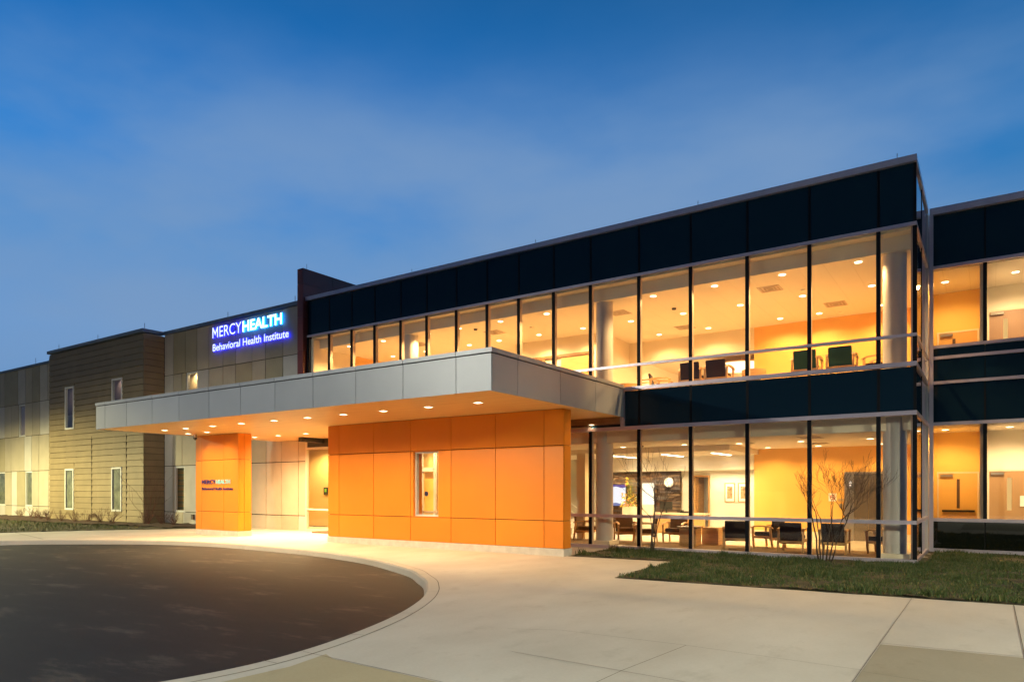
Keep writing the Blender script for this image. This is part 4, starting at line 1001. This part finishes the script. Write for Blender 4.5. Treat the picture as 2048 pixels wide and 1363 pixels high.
for i, x in enumerate((-7.54, -9.28, -11.15)):
    t = thing('linear_light', f'long slim ceiling light strip, {("nearest the accent wall", "middle of the three", "nearest the entrance")[i]}', 'ceiling light', (x, 23.8, 1.24), 'slim light strips over the lobby')
    MB().box(x - .08, x + .08, 22.85, 24.75, 1.235, 1.249).build('housing', M['paper'], t)
    MB().box(x - .06, x + .06, 22.88, 24.72, 1.228, 1.2345).build('diffuser', M['lens2'], t)
    lamp('SPOT', 'linear_lamp', (x, 23.8, 1.15), 380, (1, .72, .34), t, .2, 165, .6)
for i, x in enumerate((-13.3, -12.4, -11.6, -10.9, -9.0, -8.3, -7.4)):
    downlight(x, 27.2, 1.0, 110, (1, .76, .46), f'reception wall-washing downlight, {ORD[6 - i]} from the accent wall', 'downlights over the reception wall', r=.07)
downlight(-9.6, 30.0, 1.05, 120, (1, .72, .4), 'added downlight brightening the room beyond the open lobby door', 'downlights over the reception wall')  # lamp added so the open doorway does not stay dark
# canopy downlights
CL = [(x, 13.54, 'front') for x in (-10.21, -11.79, -13.377, -14.93, -16.44, -17.98, -19.61, -21.17, -22.74, -24.07)] + [(x, 14.845, 'middle') for x in (-23.56, -24.78)] + [(x, 17.33, 'rear') for x in (-19.6, -21.14, -22.77, -24.24)]
cnt = {}
for (x, y, row) in CL:
    cnt[row] = cnt.get(row, 0) + 1
    downlight(x, y, cz0 + .012, {'front': 400, 'middle': 220, 'rear': 1350}[row], (1, .65, .31), f'square canopy downlight in the {row} row, {ORD[cnt[row] - 1]} from the lounge end', 'downlights in the canopy soffit', r=.085, square=True, lens=M['lens'], spot=158, blend=1.0)
downlight(-9.75, 18.53, 1.945, 40, (1, .65, .3), 'small downlight in the dark strip above the lounge glass', 'downlights in the canopy soffit', r=.06, square=True)
# entrance vestibule lights
for i, x in enumerate((-24.6, -22.6, -20.0, -17.6, -15.3)):
    downlight(x, 20.55, 2.0, 480, (1, .64, .27), f'vestibule ceiling downlight, {ORD[i]} from the sign wall', 'downlights in the entrance vestibule', spot=160)
# right wing
for i, (x, y, z, e, c_) in enumerate([(-1.04, 23.9, 6.045, 190, WARM2), (-1.04, 24.0, 1.765, 210, WARM2), (.62, 23.9, 6.045, 280, (1, .66, .32)), (.49, 23.9, 1.765, 280, (1, .66, .32)), (2.4, 23.9, 6.045, 280, (1, .66, .32)), (2.4, 23.9, 1.765, 280, (1, .66, .32)), (4.5, 23.9, 1.765, 280, (1, .66, .32)), (4.5, 23.9, 6.045, 280, (1, .66, .32))]):
    downlight(x, y, z, e, c_, f'rear wing downlight, {"upper" if z > 3 else "ground"} floor, {("beside the glass corner", "in the second bay", "in the third bay", "in the fourth bay")[0 if x < 0 else 1 if x < 1 else 2 if x < 3 else 3]}', 'downlights in the rear wing', spot=165)
# beige room lamps (lit window)
downlight(-32.6, 19.88, 5.99, 110, (1, .74, .40), 'ceiling lamp behind the lit window beneath the sign wall coping', 'lamps in the beige wing', r=.07)
for (x, z, e, lb) in ((-42.9, 5.96, 30, 'added lamp brightening the upper left room of the brown block'), (-37.8, 5.96, 22, 'added lamp brightening the upper right room of the brown block'), (-38.9, 2.49, 60, 'added lamp brightening the lower right room of the brown block'), (-43.6, 2.49, 45, 'added lamp brightening the lower left room of the brown block')):
    downlight(x, 18.80 if z > 3 else 19.2, z, e, (1, .76, .58) if z > 3 else (1, .8, .5), lb, 'added lamps in the left wings', r=.06)  # unseen lamps added to brighten the brown block windows
for (x, lb) in ((-52.0, 'added lamp brightening the far ground-floor room of the beige wing'), (-56.5, 'added lamp at the picture edge inside the beige wing')):
    downlight(x, 20.3, 2.59, 50, (1, .85, .5), lb, 'added lamps in the left wings', r=.06)  # two more lamps added to lift the dark ground-floor windows
# pendant upstairs
pd = thing('drum_pendant', 'large round glowing drum pendant behind the upper lounge', 'pendant lamp', (-8.0, 27.6, 4.7))
MB().cyl(-8.0, 27.6, 4.74, 4.86, 1.0, 40).build('shade', emis('drum_glow', (1, .85, .55), 2.2), pd)
MB().cyl(-8.0, 27.6, 4.861, 4.9, 1.02, 40).build('rim', M['wood'], pd)
MB().tube([(-8.0, 27.6, 4.9), (-8.0, 27.6, 5.18)], .02, 6).build('stem', M['steel'], pd)
lamp('POINT', 'pendant_lamp', (-8.0, 27.6, 4.5), 420, (1, .64, .3), pd, .4)
downlight(-10.6, 27.0, 5.18, 250, (1, .6, .25), 'downlight in the upstairs rear room beside the drum pendant', 'downlights in the upper rear room')
downlight(-7.2, 29.6, 5.18, 220, (1, .6, .25), 'downlight in the upstairs rear room beyond the drum pendant', 'downlights in the upper rear room')

# ceiling vents, detectors
def vent(x, y, z, label, s=.3):
    t = thing('ceiling_vent', label, 'vent', (x, y, z - .02), 'square air vents in the ceilings')
    f = MB()
    for q, (a, b) in enumerate(((s, s - .05), (s - .1, s - .14), (s - .19, s - .22))):
        zz = z - .012 - q * .003
        f.box(x - a, x + a, y - a, y - b, zz, z - .001); f.box(x - a, x + a, y + b, y + a, zz, z - .001); f.box(x - a, x - b, y - b, y + b, zz, z - .001); f.box(x + b, x + a, y - b, y + b, zz, z - .001)
    f.build('grille', mat('vent_beige', (.42, .36, .30), .6) if 'vent_m' not in M else M['vent_m'], t)
    MB().box(x - s + .01, x + s - .01, y - s + .01, y + s - .01, z - .0075, z - .0015).build('throat', mat('vent_throat', (.30, .22, .16), .8), t)
for i, (x, y) in enumerate([(-5.11, 20.49), (-3.87, 23.3), (-9.8, 20.54), (-8.78, 23.66), (-14.73, 20.55), (-18.37, 20.59)]):
    vent(x, y, ZC2, f'square air vent in the upper ceiling, {["window side above the flare-tinted chair", "wall side near the glass corner", "window side by the middle column", "wall side above the dark chairs", "fifth from the glass corner", "nearest the maroon fin"][i]}')
for i, (x, y) in enumerate([(-4.0, 20.3), (-4.3, 22.9)]): vent(x, y, ZC1, f'square air vent in the ground-floor ceiling, {("window", "wall")[i]} side')
def detector(x, y, z, label, m_=None):
    t = MB(); t.cyl(x, y, z - .05, z - .001, .06, 16, r1=.075)
    tag(t.build('smoke_detector', m_ or M['cream'], origin=(x, y, z + H)), label, 'smoke detector', 'ceiling detectors')
detector(-4.35, 21.1, ZC2, 'pale smoke detector in the upper ceiling, between vent and downlight')
detector(-3.9, 24.4, ZC2, 'pale smoke detector in the upper ceiling near the accent wall')
detector(-13.2, 20.6, ZC2, 'pale smoke detector in the upper ceiling beside the canopy end')
detector(-8.15, 21.0, ZC2, 'dark sprinkler disc in the upper ceiling above the dark chairs', M['plastic_black'])
detector(-15.0, 19.75, ZC2, 'dark sprinkler disc in the upper ceiling over the canopy', M['plastic_black'])
detector(-5.82, 21.3, ZC1, 'pale detector in the lounge ceiling beside the accent wall edge')
detector(-9.2, 20.9, ZC1, 'dark detector in the lounge ceiling above the vase', M['plastic_black'])
# dome camera under canopy
dc = thing('dome_camera', 'small hanging dome security camera at the canopy soffit', 'camera', (-24.9, 15.2, cz0))
MB().cyl(-24.9, 15.2, 2.0, cz0 + .011, .07, 16).build('mount', M['steel'], dc)
d_ = MB(); d_.tube([(-24.9, 15.2, 2.0), (-24.9, 15.2, 1.95), (-24.9, 15.2, 1.90)], [.075, .065, .03], 16); d_.build('dome', M['plastic_black'], dc)

# ================================================================== furniture
def Lmb(): return MB()
def chair(kind, x, y, z, rz, label, group):
    """open-arm wooden lounge chair, local: faces +Y, floor at 0"""
    t = thing('lounge_chair', label, 'armchair', (x, y, z), group, rz)
    up_ = {'d': M['uphol'], 'b': M['uphol2'], 'g': M['uphol_flare']}[kind]
    def B(mb, name, m_, bevel=0):
        o = MB.build(mb, name, m_, None, bevel=bevel, origin=(0, 0, H)); o.parent = t; o.location = (0, 0, 0); return o
    B(MB().box(-.255, .255, -.22, .30, .34, .45), 'seat', up_, .02)
    B(MB().yz([(-.20, .22), (-.26, .22), (-.36, .78), (-.29, .79)], -.275, .275), 'backrest', up_, .012)
    for s in (-1, 1):
        xa, xb = (.29, .335) if s > 0 else (-.335, -.29)
        B(MB().yz([(.25, 0), (.29, 0), (.33, .58), (.27, .58)], xa, xb), 'leg', M['wood'])
        B(MB().yz([(-.36, 0), (-.32, 0), (-.23, .58), (-.29, .58)], xa, xb), 'leg', M['wood'])
        B(MB().yz([(-.36, .56), (-.30, .62), (-.05, .645), (.22, .63), (.36, .575), (.35, .55), (.22, .598), (-.05, .61), (-.28, .585)], xa - .012, xb + .012), 'armrest', M['wood'])
        B(MB().yz([(-.30, .27), (.28, .27), (.28, .33), (-.29, .33)], xa + .005, xb - .005), 'side_rail', M['wood'])
    B(MB().box(-.29, .29, .24, .27, .27, .335), 'front_rail', M['wood'])
    B(MB().box(-.29, .29, -.30, -.27, .24, .30), 'back_rail', M['wood'])
    return t
G1 = 'lounge armchairs behind the ground floor glass'
chair('d', -4.33, 19.75, Z1, 0, 'armchair seen from behind, alone left of the bushy bare tree', G1)
chair('d', -3.32, 19.85, Z1, 0, 'armchair seen from behind, directly behind the larger bare tree', G1)
chair('d', -2.25, 20.35, Z1, R(80), 'armchair in profile half hidden by the corner column', G1)
chair('d', -5.92, 19.95, Z1, R(14), 'armchair turned slightly, seen from behind beside the wooden cube', G1)
chair('d', -5.22, 20.75, Z1, R(70), 'armchair in profile right behind the dark mullion, facing the cube', G1)
chair('b', -8.15, 21.15, Z1, R(182), 'brown armchair facing the window beside the dark-topped table', G1)
chair('b', -9.55, 20.5, Z1, R(218), 'brown armchair facing the lawn, left end of the group by the column', G1)
chair('b', -8.75, 20.15, Z1, R(120), 'brown armchair behind the thin bare tree, curved arm to the glass', G1)
chair('b', -11.0, 20.6, Z1, R(-90), 'armchair partly hidden behind the round column by the entrance', G1)
G2 = 'armchairs behind the upper floor glass'
chair('d', -7.08, 19.75, Z2, 0, 'upstairs dark armchair split by a mullion, back to the glass', G2)
chair('d', -6.33, 19.75, Z2, 0, 'upstairs dark armchair with open wooden arm beside the round table', G2)
chair('g', -3.98, 19.75, Z2, 0, 'upstairs armchair painted with green lens flare, behind a mullion', G2)
chair('g', -3.13, 19.75, Z2, 0, 'upstairs armchair painted with green lens flare, full back shown, beside the corner bay', G2)
chair('d', -9.0, 21.0, Z2, R(-62), 'upstairs armchair in profile, tilted back near the middle column', G2)
chair('d', -8.55, 20.9, Z2, R(-75), 'upstairs armchair in profile, its long arm pointing right', G2)
chair('d', -2.35, 20.6, Z2, R(80), 'upstairs armchair in the corner bay with only its arm showing', G2)
def round_table(x, y, z, r, h, label):
    t = thing('round_table', label, 'table', (x, y, z), 'round tables upstairs')
    MB().cyl(x, y, z + h - .22, z + h, r, 30).build('tabletop', M['wood'], t); MB().cyl(x, y, z, z + h - .221, r * .5, 20).build('pedestal', M['wood_dark'], t)
round_table(-5.45, 20.1, Z2, .33, .50, 'round wooden drum table right of the dark upstairs chairs')
round_table(-9.35, 20.1, Z2, .36, .42, 'round wooden drum table near the canopy and middle column')
def boxtable(x, y, w, d, h, label, topm, over, cat='side table'):
    t = thing('side_table', label, cat, (x, y, Z1)); MB().box(x - w / 2, x + w / 2, y - d / 2, y + d / 2, Z1, Z1 + h - .05).build('cabinet', M['wood'], t, bevel=.004)
    MB().box(x - w / 2 - over, x + w / 2 + over, y - d / 2 - over, y + d / 2 + over, Z1 + h - .049, Z1 + h).build('tabletop', topm, t, bevel=.005); return t
boxtable(-7.35, 20.25, .50, .5, .56, 'wooden side table with dark overhanging top between the chairs', M['wood_dark'], .05)
boxtable(-6.92, 21.0, .50, .5, .52, 'plain pale wooden cube table left of the turned chair', M['wood'], .0)
mg = MB(); mg.box(-7.5, -7.22, 20.12, 20.33, Z1 + .561, Z1 + .575).box(-7.25, -7.06, 20.2, 20.4, Z1 + .561, Z1 + .58)
tag(mg.build('magazine', M['paper'], origin=(-7.3, 20.2, Z1 + .56 + H)), 'white magazines lying on the dark-topped side table', 'magazines')
# reception desk
rdk = thing('reception_desk', 'wooden reception counter with a tall white end panel', 'desk', (-10.1, 25.7, Z1))
MB().box(-11.0, -8.75, 25.6, 25.7, Z1, -.93).build('front_panel', M['wood'], rdk)
MB().box(-11.0, -8.72, 25.55, 26.3, -.929, -.87).build('counter', mat('counter_white', (.7, .6, .42), .3), rdk)
MB().box(-11.30, -10.72, 25.40, 25.54, Z1, -.56).build('white_panel', M['cream'], rdk)
mo = thing('computer_monitor', 'black computer monitor standing on the reception counter', 'monitor', (-10.35, 25.9, -.87))
MB().box(-10.62, -10.12, 25.88, 25.92, -.74, -.44).build('screen', M['plastic_black'], mo); MB().box(-10.40, -10.34, 25.9, 25.94, -.87, -.741).build('stand', M['plastic_black'], mo)
ph = MB().box(-9.75, -9.45, 25.75, 26.0, -.869, -.80).box(-9.74, -9.68, 25.78, 25.97, -.799, -.76)
tag(ph.build('telephone', M['plastic_black'], origin=(-9.6, 25.85, -.87 + H)), 'black desk telephone at the right of the reception counter', 'telephone')
# vase + flowers
vz = thing('flower_vase', 'tall white square pedestal holding a large yellow flower arrangement', 'flower arrangement', (-11.6, 24.7, Z1))
MB().box(-11.58, -11.12, 24.5, 24.9, Z1, -.62).build('pedestal', M['cream'], vz, bevel=.01)
rnd = random.Random(5); fl = MB(); stm = MB()
for k in range(420):
    a = rnd.uniform(0, 6.283); rr = rnd.random() ** .5; h = rnd.random() ** 2.2; rad = .40 * math.sqrt(max(0, 1 - h)) * rr
    if h > .45: rad = rr * .10 + .06; a = 2.2 + rnd.uniform(-.5, .5) + (h > .7) * 1.5
    c_ = Vector((-11.35 + math.cos(a) * rad, 24.7 + math.sin(a) * rad, -.62 + h * 1.12)); s = rnd.uniform(.018, .05)
    d1 = Vector((rnd.gauss(0, 1), rnd.gauss(0, 1), rnd.gauss(0, 1))).normalized() * s; d2 = Vector((rnd.gauss(0, 1), rnd.gauss(0, 1), rnd.gauss(0, 1))).normalized() * s
    fl.quad(tuple(c_ - d1), tuple(c_ + d2), tuple(c_ + d1), tuple(c_ - d2), rnd.choice((0, 0, 0, 1, 2, 3, 3)))
for k in range(26):
    a = rnd.uniform(0, 6.283); r1 = rnd.uniform(.02, .28); stm.tube([(-11.35, 24.7, -.65), (-11.35 + math.cos(a) * r1 * .5, 24.7 + math.sin(a) * r1 * .5, -.2), (-11.35 + math.cos(a) * r1, 24.7 + math.sin(a) * r1, rnd.uniform(0, .55))], .004, 4)
fl.build('blossoms', [mat('petal_yellow', (.75, .50, .03), .6), mat('petal_pink', (.60, .25, .22), .6), mat('petal_white', (.8, .75, .65), .6), mat('leaf_olive', (.16, .20, .03), .6)], vz)
stm.build('stems', mat('stem_olive', (.12, .16, .03), .7), vz)
# clock, poster, pictures, signs
ck = thing('wall_clock', 'round pale wall clock on the stacked stone wall', 'clock', (-11.1, 27.8, .3))
MB().tube([(-11.02, 27.80, .33), (-11.02, 27.85, .33)], .19, 32).build('face', M['paper'], ck); MB().tube([(-11.02, 27.811, .33), (-11.02, 27.84, .33)], .21, 32).build('rim', M['steel'], ck)
hd = MB().tube([(-11.02, 27.795, .33), (-10.95, 27.795, .40)], .006, 4).tube([(-11.02, 27.795, .33), (-11.05, 27.795, .46)], .005, 4); hd.build('hands', M['plastic_black'], ck)
po = thing('information_screen', 'white lit notice screen with violet and teal wavy borders on the stone wall', 'screen', (-13.25, 27.7, -.66))
MB().box(-13.60, -12.92, 27.74, 27.80, -.70, .27).build('housing', M['plastic_black'], po)
MB().box(-13.57, -12.95, 27.732, 27.739, -.67, .24).build('display', emis('display_white', (.92, .93, 1.0), 1.15), po)
def wave(z0, z1, sgn_, m_):
    w_ = MB(); n = 16
    for k in range(n):
        xa, xb = -13.57 + .62 * k / n, -13.57 + .62 * (k + 1) / n
        za, zb = (z0 + .03 * math.sin(k / n * 6.28), z0 + .03 * math.sin((k + 1) / n * 6.28))
        w_.quad((xa, 27.728, za), (xb, 27.728, zb), (xb, 27.728, z1), (xa, 27.728, z1))
    w_.build('border', m_, po)
wave(.13, .24, 1, emis('wave_violet', (.22, .16, .5), .8)); wave(-.57, -.67, 1, emis('wave_teal', (.25, .30, .6), .8))
pm = mat('sepia_print', (.35, .24, .12), .6, noise=True, scale=14, amount=.7)
def picture(x0, x1, z0, z1, y, label, xconst=None):
    t = thing('framed_picture', label, 'picture', ((x0 + x1) / 2, y, z0), 'framed prints')
    f = .03
    fr_ = MB().box(x0, x0 + f, y - .03, y - .001, z0, z1).box(x1 - f, x1, y - .03, y - .001, z0, z1).box(x0 + f, x1 - f, y - .03, y - .001, z0, z0 + f).box(x0 + f, x1 - f, y - .03, y - .001, z1 - f, z1)
    fr_.build('frame', M['wood'], t); MB().box(x0 + f, x1 - f, y - .012, y - .001, z0 + f, z1 - f).build('mat_board', M['paper'], t)
    MB().box(x0 + f + .07, x1 - f - .07, y - .016, y - .0125, z0 + f + .11, z1 - f - .11).build('print', pm, t); return t
picture(-8.74, -8.33, -.47, .29, 28.0, 'wood-framed sepia print on the cream lobby wall, nearer the door')
picture(-8.21, -7.80, -.47, .29, 28.0, 'wood-framed sepia print on the cream lobby wall, nearer the accent wall')
tpic = picture(-.25, .25, 0, .75, 0, 'dark-framed print low on the upstairs wall beside the middle column')
tpic.location = (-11.545, 23.9, 3.05 + H); tpic.rotation_euler = (0, 0, R(90))
for ch in tpic.children:
    pass
nsn = thing('no_smoking_sign', 'white square sign with a red prohibition ring on the accent wall', 'sign', (-4.27, 25.09, -.36))
MB().box(-4.38, -4.14, 25.08, 25.098, -.36, -.10).build('plate', M['paper'], nsn)
ring = MB(); red = mat('prohibition_red', (.65, .08, .03), .5)
P_ = [(-4.26 + .075 * math.cos(2 * math.pi * k / 24), 25.077, -.23 + .075 * math.sin(2 * math.pi * k / 24)) for k in range(25)]
ring.tube(P_, .010, 5); ring.tube([(-4.313, 25.077, -.177), (-4.207, 25.077, -.283)], .009, 5); ring.build('ring', red, nsn)
MB().box(-4.31, -4.22, 25.074, 25.0785, -.24, -.22).build('cigarette', M['plastic_black'], nsn)
tag(MB().box(-4.10, -3.92, 25.08, 25.098, -.36, -.27).build('room_plate', mat('plate_tan', (.45, .32, .18), .5), origin=(-4, 25.09, -.36 + H)), 'small tan plate beside the elevator frame', 'plate')
tag(MB().box(-4.05, -3.96, 25.06, 25.098, -.58, -.44).build('call_button_panel', M['steel'], origin=(-4, 25.09, -.58 + H)), 'small metal call-button panel beside the elevator', 'button panel')

# ================================================================== trees and shrubs
def branch(mb, p, d, length, r, depth, rnd, up=.25, spread=.5, seg=4, tip=.0026):
    pts = [p]; rad = [r]; cur = p.copy(); dd = d.normalized()
    for k in range(seg):
        dd = (dd + Vector((rnd.gauss(0, .13), rnd.gauss(0, .13), rnd.gauss(0, .06) + up * .12))).normalized()
        cur = cur + dd * length / seg; pts.append(cur.copy()); rad.append(r + (max(tip, r * .55) - r) * (k + 1) / seg)
    mb.tube(pts, rad, 5 if r > .006 else 3, caps=False)
    if depth <= 0: return
    nb = rnd.choice((2, 3, 3))
    for k in range(nb):
        i = rnd.randint(1, seg) if k else seg
        q = pts[i]; ax = Vector((rnd.gauss(0, 1), rnd.gauss(0, 1), rnd.gauss(0, .4))).normalized()
        nd = (dd + ax * rnd.uniform(.35, 1) * spread).normalized()
        branch(mb, q, nd, length * rnd.uniform(.6, .85), max(tip, rad[i] * .68), depth - 1, rnd, up, spread, seg, tip)
def bare_tree(x, y, stems, label, seed, z=-1.68):
    t = thing('bare_tree', label, 'tree', (x, y, z), 'bare multi-stem trees in the lawn')
    rnd = random.Random(seed)
    tr_ = MB(); cw = MB()
    for (bx, dx, dy, h, r, subs, ll, dep) in stems:
        p = Vector((x + bx, y, z)); top_ = Vector((x + bx + dx, y + dy, z + h)); mid = (p + top_) / 2 + Vector((-dx * .18, 0, 0))
        q1 = p.lerp(mid, .5) + Vector((rnd.gauss(0, .012), 0, 0)); tr_.tube([p, q1, mid, top_], [r, r * .9, r * .8, r * .65], 7)
        for _ in range(subs):
            d = ((top_ - mid).normalized() + Vector((rnd.gauss(0, .45), rnd.gauss(0, .35), .25))).normalized()
            branch(cw, top_, d, ll * rnd.uniform(.8, 1.1), r * .55, dep, rnd, .35, .55)
    tr_.build('trunk', M['bark'], t, smooth=True); cw.build('crown', M['bark'], t, smooth=True)
bare_tree(-7.52, 17.75, [(-.03, .12, .0, 1.15, .020, 2, .55, 3), (.03, -.08, .05, .95, .016, 1, .5, 2), (.05, .22, 0, 1.05, .016, 3, .5, 3), (.0, .14, -.02, 1.42, .019, 3, .65, 3)], 'slender bare tree with few stems before the lobby glass', 4)
bare_tree(-3.17, 17.85, [(-.16, -.16, 0, 1.05, .024, 2, .44, 3), (-.07, -.06, .05, 1.0, .018, 1, .45, 3), (.0, .12, 0, .95, .022, 2, .55, 4), (.06, .28, .05, 1.0, .020, 4, .50, 4), (.12, .33, -.05, .95, .018, 3, .55, 4), (-.12, -.12, .05, 1.15, .016, 2, .5, 3)], 'wider bushy bare tree with many stems before the accent wall', 17)
def shrub(x, y, s, label, seed, n=13, h=.7):
    t = thing('bare_shrub', label, 'shrub', (x, y, -1.66), 'bare shrubs at the foot of the walls')
    rnd = random.Random(seed); mb = MB()
    for k in range(n):
        a = rnd.uniform(0, 6.283); d = Vector((math.cos(a) * rnd.uniform(.15, .8), math.sin(a) * rnd.uniform(.15, .8), 1)).normalized()
        branch(mb, Vector((x + rnd.gauss(0, .05), y + rnd.gauss(0, .05), -1.68)), d, h * s * rnd.uniform(.35, .6), .012, 2, rnd, .2, .7, 3, .004)
    mb.build('branches', M['twig'], t)
SH = [(-49.2, 18.6, .8), (-47.6, 18.5, .9), (-46.4, 18.3, .7), (-44.2, 17.7, .8), (-43.0, 17.6, .9), (-41.6, 17.6, .9), (-40.0, 17.6, .9), (-38.4, 17.5, .9), (-36.7, 17.4, 1.1), (-35.9, 17.5, 1.2), (-34.0, 18.2, 1.0), (-33.1, 18.5, .9), (-32.3, 18.6, 1.0), (-54.0, 18.7, .7)]
SL = ['under the far beige wall, before its second window', 'under the far beige wall, between window and brown block', 'at the inner corner left of the brown block', 'at the left end of the brown block', 'under the left brown window', 'right of the left brown window', 'under the middle of the brown block', 'left of the right brown window', 'below the right brown window, rounded', 'at the right end of the brown block', 'in the corner right of the brown block', 'below the blinds window of the sign wall', 'beside the small outlet box', 'at the left picture edge before the beige wall']
for i, (x, y, s) in enumerate(SH): shrub(x, y, s, 'bare reddish shrub ' + SL[i], 30 + i, h=.62)
tt = thing('bare_sapling', 'tall thin bare sapling at the dark flank of the brown block', 'sapling', (-34.0, 18.3, -1.66)); mb = MB(); rnd = random.Random(8)
for k in range(7): branch(mb, Vector((-34.0 + rnd.gauss(0, .1), 18.3, -1.68)), Vector((rnd.gauss(0, .2), rnd.gauss(0, .2), 1)), rnd.uniform(.8, 1.5), .016, 2, rnd, .4, .4, 4, .004)
mb.build('branches', M['twig'], tt)

# ================================================================== power line far left
pl = MB(); P_ = []
for k in range(25):
    s = k / 24; P_.append((-150 + 110 * s, 62, 15.0 + 0 * s - 2.2 * (1 - (2 * s - 1) ** 2) + .5 * s))
pl.tube(P_, .035, 4)
tag(pl.build('power_line', M['plastic_black'], origin=(-95, 62, 14 + H)), 'thin overhead cable crossing the sky at the far left', 'cable')

# ================================================================== street lamps of the forecourt (outside the frame)
def street_lamp(x, y, h, energy, col, label, tilt=(0, 0), spot=150, blend=.5, z0=G0, aim=None):
    t = thing('street_lamp', label, 'street lamp', (x, y, z0), 'forecourt street lamps')
    MB().tube([(x, y, z0), (x, y, z0 + .5), (x, y, z0 + h)], [.11, .08, .05], 12).build('pole', M['coping'], t)
    MB().cyl(x, y, z0 - .05, z0 + .25, .22, 20).build('base', M['plinth'], t)
    MB().box(x - .3, x + .3, y - .2, y + .2, z0 + h, z0 + h + .1).build('lamp_head', M['coping'], t)
    MB().box(x - .25, x + .25, y - .16, y + .16, z0 + h - .012, z0 + h - .001).build('lens', emis('street_lens', col, 6), t)
    l_ = lamp('SPOT', 'street_lamp_light', (x, y, z0 + h - .06), energy, col, t, .12, spot, blend)
    if aim:
        v = Vector((aim[0] - x, aim[1] - y, aim[2] - (z0 + h))); l_.rotation_euler = v.to_track_quat('-Z', 'Y').to_euler()
YG = (1.0, .86, .36)
street_lamp(-47.5, 5.0, 8.8, 88000, (1, .87, .40), 'street lamp on the lawn before the beige wing', spot=164, blend=.35)
street_lamp(-24.5, -9, 9.5, 26000, (1, .94, .72), 'street lamp behind the turning circle', spot=177, blend=.1)
street_lamp(11.5, -3, 8.5, 48000, (1, .97, .66), 'street lamp on the right of the forecourt', spot=170, blend=.3)

for o in bpy.data.objects:
    if '_abs' in o: del o['_abs']
